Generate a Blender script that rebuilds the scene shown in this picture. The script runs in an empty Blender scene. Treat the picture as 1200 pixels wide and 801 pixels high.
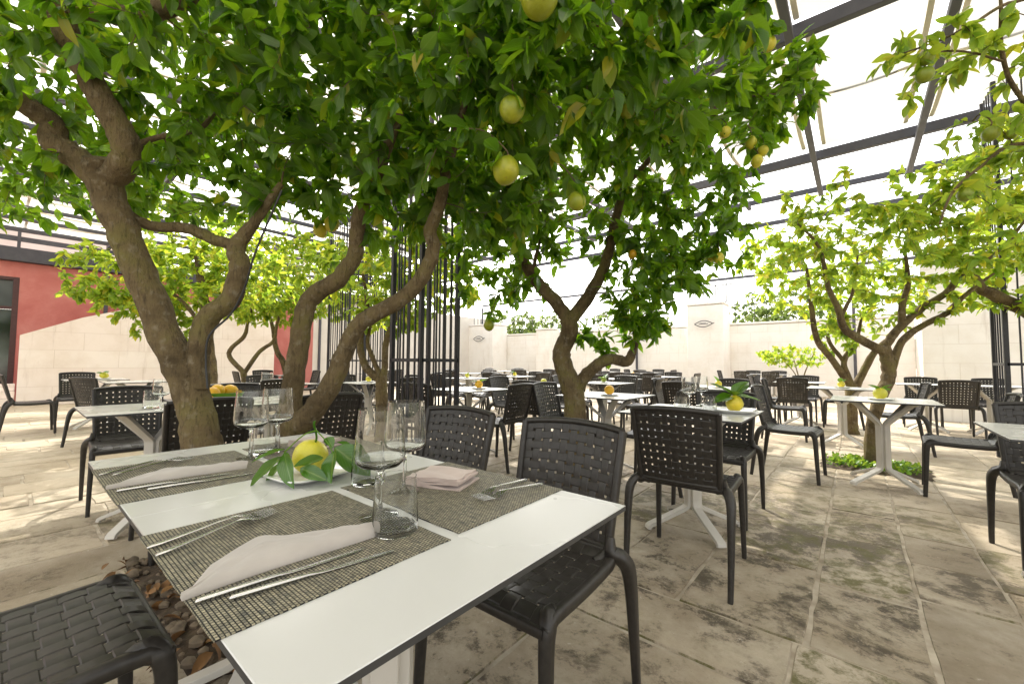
import bpy, math, random
import numpy as np
from mathutils import Vector, Matrix
R = math.radians
PI = math.pi
random.seed(7)
rng = np.random.default_rng(11)
sc = bpy.context.scene
col = sc.collection

# ------------------------------------------------------------------ camera (world X/Y run along the paving grid)
F, PITCH, ROLL, CH, YAW = 485.3, 0.04898, -0.006564, 1.046, -0.69188
CU = (math.cos(YAW), math.sin(YAW))
CV = (-math.sin(YAW), math.cos(YAW))
def to_world(x, y, z):
    return Vector((x*CU[0]+y*CU[1], x*CV[0]+y*CV[1], z))
def P(px, py, d):
    """a place in the courtyard: seen in direction (px, py), d metres in front of the camera"""
    a = px-600; b = -(py-400.5)
    c, s = math.cos(ROLL), math.sin(ROLL)
    X = a*c+b*s; Y = -a*s+b*c
    dx, dy, dz = X/F, math.cos(PITCH)-Y/F*math.sin(PITCH), math.sin(PITCH)+Y/F*math.cos(PITCH)
    t = d/dy
    return to_world(dx*t, d, CH+dz*t)

cam_d = bpy.data.cameras.new('camera')
cam = bpy.data.objects.new('camera', cam_d); col.objects.link(cam)
cam_d.sensor_width = 36; cam_d.lens = F/1200*36; cam_d.clip_start = 0.02; cam_d.clip_end = 2000
rt = Vector((1, 0, 0)); up = Vector((0, -math.sin(PITCH), math.cos(PITCH))); fw = Vector((0, math.cos(PITCH), math.sin(PITCH)))
c, s = math.cos(ROLL), math.sin(ROLL)
r2 = rt*c-up*s; u2 = rt*s+up*c
r2, u2, f2 = [to_world(*v) for v in (r2, u2, fw)]
cam.matrix_world = Matrix(((r2.x, u2.x, -f2.x, 0), (r2.y, u2.y, -f2.y, 0), (r2.z, u2.z, -f2.z, CH), (0, 0, 0, 1)))
sc.camera = cam

# ------------------------------------------------------------------ helpers
class MB:
    def __init__(self): self.v = []; self.f = []; self.m = []
    def add(self, vs, fs, mi=0):
        o = len(self.v); self.v += [tuple(p) for p in vs]
        self.f += [tuple(i+o for i in f) for f in fs]; self.m += [mi]*len(fs)
    def box(self, c, d, rot=0, bev=0, mi=0):
        x, y, z = d[0]/2, d[1]/2, d[2]/2
        b = min(bev, x*.9, y*.9, z*.9)
        cr, sr = math.cos(rot), math.sin(rot)
        def T(p): return (c[0]+p[0]*cr-p[1]*sr, c[1]+p[0]*sr+p[1]*cr, c[2]+p[2])
        if b <= 0:
            vs = [(sx*x, sy*y, sz*z) for sz in (-1, 1) for sy in (-1, 1) for sx in (-1, 1)]
            fs = [(0, 2, 3, 1), (4, 5, 7, 6), (0, 1, 5, 4), (2, 6, 7, 3), (0, 4, 6, 2), (1, 3, 7, 5)]
            self.add([T(p) for p in vs], fs, mi); return
        rings = []
        for (zz, ins) in ((-z, b), (-z+b, 0), (z-b, 0), (z, b)):
            X, Y = x-ins, y-ins
            rings.append([(-X+ (b if not ins else 0), -Y, zz), (X-(b if not ins else 0), -Y, zz), (X, -Y+(b if not ins else 0), zz), (X, Y-(b if not ins else 0), zz),
                          (X-(b if not ins else 0), Y, zz), (-X+(b if not ins else 0), Y, zz), (-X, Y-(b if not ins else 0), zz), (-X, -Y+(b if not ins else 0), zz)])
        vs = [T(p) for r in rings for p in r]; fs = []
        for k in range(3):
            for i in range(8):
                j = (i+1) % 8; fs.append((k*8+i, k*8+j, k*8+8+j, k*8+8+i))
        fs.append(tuple(range(7, -1, -1))); fs.append(tuple(range(24, 32)))
        self.add(vs, fs, mi)
    def sweep(self, pts, rad, n=8, sec=None, upv=None, cap=True, mi=0, lump=0):
        """tube along pts; rad number or list; sec: list of 2-D points (unit) for a shaped bar"""
        pts = [Vector(p) for p in pts]; N = len(pts)
        if not hasattr(rad, '__len__'): rad = [rad]*N
        if sec is None: sec = [(math.cos(2*PI*i/n), math.sin(2*PI*i/n)) for i in range(n)]
        n = len(sec); prev = None; vs = []
        for i in range(N):
            t = (pts[min(i+1, N-1)]-pts[max(i-1, 0)]).normalized()
            if upv is not None:
                a = Vector(upv); a = (a-t*a.dot(t)).normalized()
            elif prev is None:
                a = Vector((0, 0, 1)) if abs(t.z) < .9 else Vector((1, 0, 0)); a = (a-t*a.dot(t)).normalized()
            else: a = (prev-t*prev.dot(t)).normalized()
            prev = a; b = t.cross(a)
            for k, (p, q) in enumerate(sec):
                rr = rad[i]
                if lump: rr *= 1+lump*math.sin(i*1.7+k*2.1+pts[0].x*9)*.6+lump*random.uniform(-.6, .6)
                vs.append(pts[i]+a*(p*rr)+b*(q*rr))
        fs = []
        for i in range(N-1):
            for k in range(n):
                j = (k+1) % n; fs.append((i*n+k, i*n+j, (i+1)*n+j, (i+1)*n+k))
        if cap: fs.append(tuple(range(n-1, -1, -1))); fs.append(tuple(range((N-1)*n, N*n)))
        self.add(vs, fs, mi)
    def lathe(self, prof, n=32, c=(0, 0, 0), mi=0, close=False):
        vs = []; fs = []
        for (r, z) in prof:
            for i in range(n): vs.append((c[0]+r*math.cos(2*PI*i/n), c[1]+r*math.sin(2*PI*i/n), c[2]+z))
        m = len(prof)
        for k in range(m-1 if not close else m):
            for i in range(n):
                j = (i+1) % n; k2 = (k+1) % m
                fs.append((k*n+i, k*n+j, k2*n+j, k2*n+i))
        if not close:
            fs.append(tuple(range(n-1, -1, -1))); fs.append(tuple(range((m-1)*n, m*n)))
        self.add(vs, fs, mi)
    def build(self, name, mats, parent=None, sharp=40, smooth=True):
        me = bpy.data.meshes.new(name); me.from_pydata(self.v, [], self.f)
        if not isinstance(mats, (list, tuple)): mats = [mats]
        for m in mats: me.materials.append(m)
        if len(mats) > 1: me.polygons.foreach_set('material_index', self.m)
        if smooth:
            me.polygons.foreach_set('use_smooth', [True]*len(me.polygons))
            me.set_sharp_from_angle(angle=R(sharp))
        me.update()
        o = bpy.data.objects.new(name, me); col.objects.link(o)
        if parent: o.parent = parent
        return o
def catmull(pts, k=5):
    pts = [Vector(p) for p in pts]; q = [pts[0]*2-pts[1]]+pts+[pts[-1]*2-pts[-2]]; out = []
    for i in range(1, len(q)-2):
        a, b, c_, d = q[i-1:i+3]
        for j in range(k):
            t = j/k
            out.append(.5*((2*b)+(c_-a)*t+(2*a-5*b+4*c_-d)*t*t+(3*b-a-3*c_+d)*t**3))
    out.append(pts[-1]); return out
def lerpl(vals, n):
    return [float(np.interp(i/(n-1)*(len(vals)-1), range(len(vals)), vals)) for i in range(n)]
def tag(o, label=None, cat=None, group=None, kind=None):
    if label: o['label'] = label
    if cat: o['category'] = cat
    if group: o['group'] = group
    if kind: o['kind'] = kind
    return o
def thing(name, label, cat, loc=(0, 0, 0), rz=0, group=None):
    o = bpy.data.objects.new(name, None); col.objects.link(o); o.location = loc; o.rotation_euler = (0, 0, rz)
    o.empty_display_size = .1
    return tag(o, label, cat, group)
def children(o): return [c for c in list(bpy.data.objects) if c.parent == o]
def dup(root, loc, rz=0, label=None, group=None, kids=None, scale=None):
    r = root.copy(); col.objects.link(r); r.location = loc; r.rotation_euler = (0, 0, rz)
    if scale: r.scale = (scale,)*3
    if label: r['label'] = label
    if group: r['group'] = group
    for ch in (kids or children(root)):
        c_ = ch.copy(); col.objects.link(c_); c_.parent = r
    return r

# ------------------------------------------------------------------ materials
def mat(name):
    m = bpy.data.materials.new(name); m.use_nodes = True
    nt = m.node_tree; nt.nodes.clear()
    out = nt.nodes.new('ShaderNodeOutputMaterial')
    return m, nt, out
def N(nt, t, **k):
    n = nt.nodes.new(t)
    for a, b in k.items(): setattr(n, a, b)
    return n
def ramp(nt, fac, stops, interp='LINEAR'):
    n = N(nt, 'ShaderNodeValToRGB'); cr = n.color_ramp; cr.interpolation = interp
    while len(cr.elements) > 1: cr.elements.remove(cr.elements[-1])
    for i, (p, c_) in enumerate(stops):
        e = cr.elements[0] if i == 0 else cr.elements.new(p)
        e.position = p; e.color = tuple(c_)+(1,) if len(c_) == 3 else c_
    nt.links.new(fac, n.inputs[0]); return n.outputs[0]
def mix(nt, a, b, f, mode='MIX'):
    n = N(nt, 'ShaderNodeMix', data_type='RGBA', blend_type=mode)
    for s_, v in ((n.inputs[0], f), (n.inputs[6], a), (n.inputs[7], b)):
        if hasattr(v, 'is_output'): nt.links.new(v, s_)
        elif isinstance(v, (tuple, list)): s_.default_value = tuple(v)+((1,) if len(v) == 3 else ())
        else: s_.default_value = v
    return n.outputs[2]
def math_(nt, op, a, b=0, c_=None):
    n = N(nt, 'ShaderNodeMath', operation=op)
    for i, v in enumerate((a, b) if c_ is None else (a, b, c_)):
        if hasattr(v, 'is_output'): nt.links.new(v, n.inputs[i])
        else: n.inputs[i].default_value = v
    return n.outputs[0]
def noise(nt, vec, scale, detail=5, rough=.55, dist=0):
    n = N(nt, 'ShaderNodeTexNoise'); n.inputs['Scale'].default_value = scale; n.inputs['Detail'].default_value = detail
    n.inputs['Roughness'].default_value = rough; n.inputs['Distortion'].default_value = dist
    if vec is not None: nt.links.new(vec, n.inputs['Vector'])
    return n.outputs[0]
def mapping(nt, src, scale=(1, 1, 1), rot=(0, 0, 0), loc=(0, 0, 0)):
    n = N(nt, 'ShaderNodeMapping'); n.inputs['Scale'].default_value = scale; n.inputs['Rotation'].default_value = rot; n.inputs['Location'].default_value = loc
    nt.links.new(src, n.inputs['Vector']); return n.outputs[0]
def bump(nt, h, strength=.3, dist=.01, normal=None):
    n = N(nt, 'ShaderNodeBump'); n.inputs['Strength'].default_value = strength; n.inputs['Distance'].default_value = dist
    nt.links.new(h, n.inputs['Height'])
    if normal: nt.links.new(normal, n.inputs['Normal'])
    return n.outputs[0]
def bsdf(nt, out, color, rough=.6, metal=0, normal=None, spec=.5, coat=0, sheen=0):
    b = N(nt, 'ShaderNodeBsdfPrincipled')
    for nme, v in (('Base Color', color), ('Roughness', rough), ('Metallic', metal), ('Specular IOR Level', spec), ('Coat Weight', coat), ('Sheen Weight', sheen)):
        s_ = b.inputs[nme]
        if hasattr(v, 'is_output'): nt.links.new(v, s_)
        elif isinstance(v, (tuple, list)): s_.default_value = tuple(v)+((1,) if len(v) == 3 else ())
        else: s_.default_value = v
    if normal: nt.links.new(normal, b.inputs['Normal'])
    nt.links.new(b.outputs[0], out.inputs[0]); return b
def coord(nt, k='Object'): return N(nt, 'ShaderNodeTexCoord').outputs[k]
def geo(nt, k='Position'): return N(nt, 'ShaderNodeNewGeometry').outputs[k]
def simple(name, c1, c2=None, rough=.5, metal=0, nscale=20, bs=.1, bd=.002, spec=.5, coat=0, world=False):
    m, nt, out = mat(name); v = geo(nt) if world else coord(nt)
    n = noise(nt, v, nscale); cc = ramp(nt, n, [(.3, c1), (.7, c2 or c1)])
    bsdf(nt, out, cc, rough, metal, bump(nt, n, bs, bd), spec, coat); return m

M = {}
M['resin'] = simple('dark_resin', (.017, .0145, .0125), (.032, .028, .024), .42, nscale=60, bs=.2, bd=.001, spec=.45)
M['blackmetal'] = simple('black_metal', (.012, .012, .016), (.022, .022, .028), .45, nscale=30, bs=.1)
M['beam'] = simple('beam_paint', (.05, .05, .065), (.07, .07, .085), .5, nscale=8, bs=.1)
M['tabletop'] = simple('white_laminate', (.50, .50, .475), (.53, .53, .505), .26, nscale=3, bs=.02, spec=.5)
M['tabledge'] = simple('dark_laminate_edge', (.03, .03, .032), (.05, .05, .05), .5)
def m_top():
    m, nt, out = mat('white_laminate_used'); v = geo(nt); n = noise(nt, v, 3, 4); n2 = noise(nt, v, 34, 8, .8); oi = N(nt, 'ShaderNodeObjectInfo').outputs['Random']
    vo = N(nt, 'ShaderNodeTexVoronoi'); vo.inputs['Scale'].default_value = 9; nt.links.new(v, vo.inputs[0])
    cc = ramp(nt, n, [(.3, (.545, .545, .525)), (.7, (.565, .565, .545))])
    cc = mix(nt, cc, (.30, .27, .22), ramp(nt, vo.outputs[0], [(.004, (.5, .5, .5)), (.010, (0, 0, 0))]))
    bsdf(nt, out, cc, ramp(nt, n, [(.4, (.25,)*3), (.65, (.29,)*3)]), 0, None, .5); return m
M['tabletop'] = m_top()
M['tableleg'] = simple('greige_metal', (.50, .47, .42), (.56, .53, .48), .45, nscale=6)
M['porcelain'] = simple('porcelain', (.78, .78, .76), (.80, .80, .78), .15, nscale=5, bs=.01, coat=.3)
M['steel'] = simple('steel', (.50, .49, .47), (.60, .59, .57), .24, 1.0, nscale=80, bs=.03)
M['cable'] = simple('cable', (.015, .015, .015), (.02, .02, .02), .5)
M['terracotta'] = simple('pot', (.07, .065, .06), (.10, .09, .085), .7)
M['soil'] = simple('soil', (.035, .024, .015), (.09, .06, .035), .95, nscale=25, bs=.8, bd=.02)
M['darkframe'] = simple('dark_frame', (.05, .018, .018), (.07, .025, .025), .45)

def cloth(name, c1, c2):
    m, nt, out = mat(name); v = coord(nt)
    w1 = N(nt, 'ShaderNodeTexWave'); w1.inputs['Scale'].default_value = 260; nt.links.new(v, w1.inputs[0])
    w2 = N(nt, 'ShaderNodeTexWave', bands_direction='Y'); w2.inputs['Scale'].default_value = 260; nt.links.new(v, w2.inputs[0])
    h = math_(nt, 'ADD', w1.outputs[1], w2.outputs[1]); n = noise(nt, v, 14, 4)
    bsdf(nt, out, ramp(nt, n, [(.3, c1), (.7, c2)]), .9, 0, bump(nt, n, .25, .01, bump(nt, h, .12, .0006)), .2, 0, .3)
    return m
M['napkin'] = cloth('napkin_cloth', (.36, .33, .30), (.42, .385, .35))
M['napkinpink'] = cloth('napkin_cloth_blush', (.44, .345, .305), (.52, .42, .375))

def m_placemat():
    m, nt, out = mat('woven_vinyl'); v = coord(nt)
    def checker_strands(sc_, off):
        b = N(nt, 'ShaderNodeTexBrick'); b.offset = .5; b.squash = 1
        b.inputs['Scale'].default_value = 1; b.inputs['Mortar Size'].default_value = .0009; b.inputs['Mortar Smooth'].default_value = .5
        b.inputs['Brick Width'].default_value = .0062; b.inputs['Row Height'].default_value = .0050; b.inputs['Bias'].default_value = -.1
        b.inputs['Color1'].default_value = (.46, .42, .30, 1); b.inputs['Color2'].default_value = (.085, .085, .07, 1); b.inputs['Mortar'].default_value = (.015, .015, .013, 1)
        nt.links.new(mapping(nt, v, rot=(0, 0, off)), b.inputs['Vector']); return b
    b = checker_strands(1, 0)
    mm = mapping(nt, v, scale=(26, 150, 1)); ns = noise(nt, mm, 1, 3, .6)
    mm2 = mapping(nt, v, scale=(150, 26, 1)); ns2 = noise(nt, mm2, 1, 3, .6)
    streak = mix(nt, ramp(nt, ns, [(.36, (.05, .055, .06)), (.47, (.20, .18, .12)), (.62, (.44, .39, .26))]), ramp(nt, ns2, [(.38, (.06, .065, .07)), (.6, (.40, .36, .25))]), .45)
    cc = mix(nt, streak, b.outputs[0], .42)
    cc = mix(nt, cc, (.013, .013, .012), b.outputs['Fac'])
    inv = math_(nt, 'SUBTRACT', 1, b.outputs['Fac'])
    bsdf(nt, out, cc, .6, 0, bump(nt, inv, .8, .0012), .35); return m
M['placemat'] = m_placemat()

def m_fruit(name, c1, c2, c3):
    m, nt, out = mat(name); v = coord(nt); n = noise(nt, v, 9, 3); r_ = geo(nt, 'Random Per Island')
    oi = N(nt, 'ShaderNodeObjectInfo').outputs['Random']
    vo = N(nt, 'ShaderNodeTexVoronoi'); vo.inputs['Scale'].default_value = 190; nt.links.new(v, vo.inputs[0])
    cc = mix(nt, ramp(nt, n, [(.3, c1), (.65, c2)]), c3, math_(nt, 'MULTIPLY', oi, .5))
    cc = mix(nt, cc, (.16, .11, .03), ramp(nt, noise(nt, v, 55, 4, .7), [(.62, (0, 0, 0)), (.72, (.6, .6, .6))]))
    b = bsdf(nt, out, cc, .38, 0, bump(nt, vo.outputs[0], .35, .0015), .5)
    b.inputs['Subsurface Weight'].default_value = .08; b.inputs['Subsurface Radius'].default_value = (.01, .008, .002)
    return m
M['lemon'] = m_fruit('lemon_skin', (.50, .46, .03), (.66, .52, .03), (.42, .48, .05))
M['lime'] = m_fruit('green_citrus_skin', (.14, .22, .012), (.26, .30, .014), (.10, .17, .015))
M['half'] = m_fruit('half_ripe_citrus_skin', (.15, .21, .012), (.36, .36, .016), (.22, .27, .015))
M['orange'] = m_fruit('orange_skin', (.75, .42, .02), (.80, .50, .03), (.75, .35, .02))

def m_leaf(name, dark, light, yellow, trans=.45, tcol=(.22, .42, .03), ymax=.08, gloss=.25):
    m, nt, out = mat(name)
    rnd = geo(nt, 'Random Per Island'); uv = coord(nt, 'UV')
    base = ramp(nt, rnd, [(0, dark), (.55, light), (1-ymax-.03, light), (1-ymax, yellow), (1, yellow)])
    sep = N(nt, 'ShaderNodeSeparateXYZ'); nt.links.new(uv, sep.inputs[0])
    rib = math_(nt, 'ABSOLUTE', math_(nt, 'SUBTRACT', sep.outputs[1], .5))
    ribm = ramp(nt, rib, [(.0, (1, 1, 1)), (.06, (0, 0, 0))])
    vein = N(nt, 'ShaderNodeTexWave'); vein.inputs['Scale'].default_value = 2.6; vein.inputs['Distortion'].default_value = .6
    vm = N(nt, 'ShaderNodeCombineXYZ'); nt.links.new(math_(nt, 'SUBTRACT', sep.outputs[0], math_(nt, 'MULTIPLY', rib, .9)), vm.inputs[0]); nt.links.new(vm.outputs[0], vein.inputs[0])
    veinm = ramp(nt, vein.outputs[1], [(.86, (0, 0, 0)), (1, (.35, .35, .35))])
    nz = noise(nt, geo(nt), 14, 3)
    base = mix(nt, base, mix(nt, base, (1, 1, 1), .0), 0)
    base = mix(nt, base, (.30, .38, .10), math_(nt, 'MULTIPLY', math_(nt, 'MAXIMUM', ribm, veinm), .45))
    base = mix(nt, base, (0.0, 0.0, 0.0), math_(nt, 'MULTIPLY', ramp(nt, nz, [(.45, (0, 0, 0)), (.75, (1, 1, 1))]), .3))
    # underside paler
    bf = geo(nt, 'Backfacing')
    base2 = mix(nt, base, (.14, .20, .07), math_(nt, 'MULTIPLY', bf, .35))
    d = N(nt, 'ShaderNodeBsdfPrincipled'); nt.links.new(base2, d.inputs['Base Color']); d.inputs['Roughness'].default_value = .27; d.inputs['Specular IOR Level'].default_value = gloss*1.6
    nt.links.new(bump(nt, math_(nt, 'MAXIMUM', ribm, veinm), .3, .001), d.inputs['Normal'])
    t = N(nt, 'ShaderNodeBsdfTranslucent')
    tc = mix(nt, mix(nt, tcol, (tcol[0]*1.7, tcol[1]*1.2, tcol[2]), rnd), base, .25)
    nt.links.new(tc, t.inputs[0])
    ms = N(nt, 'ShaderNodeMixShader'); ms.inputs[0].default_value = trans
    nt.links.new(d.outputs[0], ms.inputs[1]); nt.links.new(t.outputs[0], ms.inputs[2]); nt.links.new(ms.outputs[0], out.inputs[0])
    return m
M['leaf'] = m_leaf('citrus_leaf', (.010, .048, .004), (.058, .150, .010), (.36, .30, .02), .52, (.25, .56, .012), .03)
M['leafdeep'] = m_leaf('glossy_dark_leaf', (.018, .080, .006), (.030, .110, .008), (.05, .14, .01), .28, (.16, .42, .012), .01, .5)
M['leafbright'] = m_leaf('pale_citrus_leaf', (.05, .15, .018), (.13, .28, .03), (.55, .46, .04), .58, (.50, .74, .06), .09)  # lighter, yellower and more translucent than the plain citrus leaf
M['leafbg'] = m_leaf('far_leaf', (.05, .09, .03), (.10, .17, .05), (.16, .2, .06), .4, (.25, .4, .08), .05)
M['leafherb'] = m_leaf('ground_leaf', (.04, .14, .01), (.10, .26, .02), (.15, .3, .02), .4, (.3, .5, .05), .05)

def m_bark():
    m, nt, out = mat('citrus_bark'); v = geo(nt)
    n1 = noise(nt, v, 5, 6, .6); n2 = noise(nt, mapping(nt, v, scale=(1, 1, .18)), 60, 5, .7); n3 = noise(nt, v, 24, 4, .6)
    cc = ramp(nt, n1, [(.32, (.075, .053, .027)), (.5, (.165, .122, .062)), (.68, (.175, .150, .052))])
    cc = mix(nt, cc, (.27, .23, .16), ramp(nt, n3, [(.55, (0, 0, 0)), (.74, (.75, .75, .75))]))
    cc = mix(nt, cc, (.02, .013, .01), ramp(nt, n2, [(.52, (0, 0, 0)), (.75, (.8, .8, .8))]))
    h = math_(nt, 'ADD', n2, math_(nt, 'MULTIPLY', n3, .8))
    bsdf(nt, out, cc, .85, 0, bump(nt, h, 1.0, .02), .25); return m
M['bark'] = m_bark()

def m_paving():
    m, nt, out = mat('limestone_paving'); v = geo(nt); rnd = geo(nt, 'Random Per Island')
    n1 = noise(nt, v, 1.1, 6, .6, .4); n2 = noise(nt, v, 8, 12, .75, .2); n3 = noise(nt, v, 55, 8, .85); n5 = noise(nt, v, 3.0, 14, .80, .1)
    n6 = noise(nt, mapping(nt, v, loc=(7, 3, 0)), 1.7, 12, .74, .3)
    tint = ramp(nt, rnd, [(0, (.30, .24, .165)), (.12, (.36, .29, .20)), (.35, (.50, .415, .30)), (.7, (.42, .345, .245)), (1, (.56, .47, .345))])
    cc = mix(nt, tint, (.66, .585, .465), ramp(nt, n1, [(.42, (0, 0, 0)), (.66, (.65, .65, .65))]))
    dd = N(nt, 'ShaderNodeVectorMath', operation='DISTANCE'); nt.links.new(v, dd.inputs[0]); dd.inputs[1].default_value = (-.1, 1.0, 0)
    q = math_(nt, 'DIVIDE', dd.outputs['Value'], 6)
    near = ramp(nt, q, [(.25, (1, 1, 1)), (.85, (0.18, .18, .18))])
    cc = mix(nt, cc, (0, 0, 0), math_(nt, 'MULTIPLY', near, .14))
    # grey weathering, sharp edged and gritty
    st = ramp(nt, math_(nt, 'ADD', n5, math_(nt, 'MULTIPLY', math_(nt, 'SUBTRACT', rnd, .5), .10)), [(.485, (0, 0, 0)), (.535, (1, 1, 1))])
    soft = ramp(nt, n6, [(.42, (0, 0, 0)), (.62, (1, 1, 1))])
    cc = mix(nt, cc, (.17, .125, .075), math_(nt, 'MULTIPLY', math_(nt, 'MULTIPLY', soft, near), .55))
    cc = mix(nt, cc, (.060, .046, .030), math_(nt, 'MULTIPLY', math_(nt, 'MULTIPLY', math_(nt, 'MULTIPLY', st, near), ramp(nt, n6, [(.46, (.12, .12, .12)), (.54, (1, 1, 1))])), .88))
    # moss on a third of the slabs
    ms = ramp(nt, n2, [(.47, (0, 0, 0)), (.58, (1, 1, 1))])
    mossy = ramp(nt, rnd, [(.0, (0, 0, 0)), (.62, (0, 0, 0)), (.66, (1, 1, 1))])
    cc = mix(nt, cc, (.115, .105, .030), math_(nt, 'MULTIPLY', math_(nt, 'MULTIPLY', ms, near), math_(nt, 'MULTIPLY_ADD', mossy, .80, .12)))
    # pits and pale scuffs
    cc = mix(nt, cc, (.035, .028, .020), math_(nt, 'MULTIPLY', ramp(nt, n3, [(.60, (0, 0, 0)), (.68, (1, 1, 1))]), math_(nt, 'MULTIPLY', near, .85)))
    cc = mix(nt, cc, (.70, .64, .55), ramp(nt, noise(nt, v, 23, 12, .82), [(.60, (0, 0, 0)), (.66, (.65, .65, .65))]))
    h = math_(nt, 'ADD', math_(nt, 'MULTIPLY', n2, 1.3), math_(nt, 'MULTIPLY', n3, .5))
    bsdf(nt, out, cc, ramp(nt, n5, [(.4, (.55,)*3), (.6, (.85,)*3)]), 0, bump(nt, h, .8, .014), .4); return m
M['paving'] = m_paving()
M['grout'] = simple('grout', (.26, .215, .155), (.52, .46, .37), .95, nscale=9, bs=.6, bd=.01, world=True)

def m_blocks(name, axis, c1, c2, mort, bw=.95, bh=.36):
    m, nt, out = mat(name); v = geo(nt)
    sp = N(nt, 'ShaderNodeSeparateXYZ'); nt.links.new(v, sp.inputs[0])
    cb = N(nt, 'ShaderNodeCombineXYZ'); nt.links.new(sp.outputs[axis], cb.inputs[0]); nt.links.new(sp.outputs[2], cb.inputs[1])
    b = N(nt, 'ShaderNodeTexBrick'); b.offset = .43; b.inputs['Scale'].default_value = 1
    b.inputs['Brick Width'].default_value = bw; b.inputs['Row Height'].default_value = bh; b.inputs['Mortar Size'].default_value = .006; b.inputs['Mortar Smooth'].default_value = .5
    for k_, c_ in (('Color1', c1), ('Color2', c2), ('Mortar', mort)): b.inputs[k_].default_value = tuple(c_)+(1,)
    nt.links.new(cb.outputs[0], b.inputs['Vector'])
    n = noise(nt, v, 1.3, 6, .65); n2 = noise(nt, v, 30, 5, .6)
    cc = mix(nt, b.outputs[0], (c1[0]*.80, c1[1]*.75, c1[2]*.68), ramp(nt, n, [(.45, (0, 0, 0)), (.75, (.6, .6, .6))]))
    drip = noise(nt, mapping(nt, v, scale=(2.2, 2.2, .25)), 2.5, 5, .65)
    cc = mix(nt, cc, (c1[0]*.5, c1[1]*.44, c1[2]*.38), ramp(nt, drip, [(.58, (0, 0, 0)), (.8, (.55, .55, .55))]))
    bsdf(nt, out, cc, .9, 0, bump(nt, math_(nt, 'SUBTRACT', math_(nt, 'MULTIPLY', n2, .3), b.outputs['Fac']), .4, .01), .2); return m
M['blocks_x'] = m_blocks('limestone_blocks', 0, (.88, .85, .79), (.90, .87, .82), (.76, .71, .64))
M['blocks_y'] = m_blocks('limestone_blocks_side', 1, (.86, .77, .71), (.89, .82, .76), (.72, .63, .56), 1.1, .42)
M['pillar'] = m_blocks('pillar_stone', 0, (.88, .85, .80), (.89, .86, .81), (.84, .80, .74), 1.0, .45)
def m_plaster():
    m, nt, out = mat('red_plaster'); v = geo(nt)
    n = noise(nt, v, .9, 7, .65, .6); n2 = noise(nt, v, 26, 5, .6)
    cc = ramp(nt, n, [(.3, (.42, .13, .115)), (.5, (.50, .175, .155)), (.7, (.58, .25, .22))])
    bsdf(nt, out, cc, .9, 0, bump(nt, n2, .25, .006), .15); return m
M['plaster'] = m_plaster()
M['whitewall'] = simple('white_render', (.66, .62, .56), (.74, .70, .64), .9, nscale=2, world=True)
def m_fabric(k=1):
    m, nt, out = mat('awning_fabric'); v = geo(nt); n = noise(nt, v, 1.6, 3)
    d = N(nt, 'ShaderNodeBsdfDiffuse'); t = N(nt, 'ShaderNodeBsdfTranslucent')
    nt.links.new(ramp(nt, n, [(.3, (.70*k, .68*k, .62*k)), (.7, (.76*k, .74*k, .69*k))]), d.inputs[0])
    nt.links.new(ramp(nt, n, [(.3, (.72*k, .70*k, .64*k)), (.7, (.80*k, .78*k, .72*k))]), t.inputs[0])
    ms = N(nt, 'ShaderNodeMixShader'); ms.inputs[0].default_value = .68
    nt.links.new(d.outputs[0], ms.inputs[1]); nt.links.new(t.outputs[0], ms.inputs[2]); nt.links.new(ms.outputs[0], out.inputs[0]); return m
M['fabric'] = m_fabric(); M['fabric_dimmed'] = m_fabric(.60)  # second copy has its colour dimmed so the panels in view burn out less
M['hem'] = simple('awning_hem', (.74, .69, .56), (.80, .75, .63), .8)
def m_glass():
    m, nt, out = mat('clear_glass')
    g = N(nt, 'ShaderNodeBsdfGlass'); g.inputs['Roughness'].default_value = 0; g.inputs['IOR'].default_value = 1.48; g.inputs['Color'].default_value = (.985, .99, .985, 1)
    nt.links.new(g.outputs[0], out.inputs[0]); return m
M['glass'] = m_glass()
def m_pane():
    m, nt, out = mat('window_pane'); n = noise(nt, geo(nt), .8, 2)
    bsdf(nt, out, ramp(nt, n, [(.4, (.02, .025, .025)), (.6, (.10, .12, .12))]), .06, 0, None, .8); return m
M['pane'] = m_pane()
M['pebble'] = simple('pebble_stone', (.06, .045, .03), (.20, .15, .10), .85, nscale=14, world=True)
M['deadleaf'] = simple('dry_leaf', (.10, .05, .02), (.26, .13, .04), .8, nscale=14, world=True)
M['hill'] = simple('hill', (.10, .12, .08), (.16, .17, .11), 1, nscale=.05, world=True)

# ------------------------------------------------------------------ light
w = bpy.data.worlds.new('World'); sc.world = w; w.use_nodes = True
nt = w.node_tree; bg = nt.nodes['Background']
sky = nt.nodes.new('ShaderNodeTexSky'); sky.sky_type = 'NISHITA'; sky.sun_disc = False
SUN_EL = R(46)
sd = to_world(-.22, 1, 0).normalized()          # sun stands ahead of the camera, a little to the left
sky.sun_elevation = SUN_EL; sky.sun_rotation = math.atan2(sd.x, sd.y); sky.air_density = 1.3; sky.dust_density = 3.5; sky.ozone_density = 1
hz = nt.nodes.new('ShaderNodeHueSaturation'); hz.inputs['Saturation'].default_value = .2; nt.links.new(sky.outputs[0], hz.inputs['Color']); wm = nt.nodes.new('ShaderNodeMix'); wm.data_type = 'RGBA'; wm.blend_type = 'MULTIPLY'; wm.inputs[0].default_value = 1; wm.inputs[7].default_value = (1, .975, .93, 1); nt.links.new(hz.outputs[0], wm.inputs[6]); nt.links.new(wm.outputs[2], bg.inputs[0]); bg.inputs[1].default_value = .56
sl = bpy.data.lights.new('sun', 'SUN'); sl.energy = 5; sl.angle = R(.55); sl.color = (1, .935, .83)
so = bpy.data.objects.new('sun', sl); col.objects.link(so)
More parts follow.
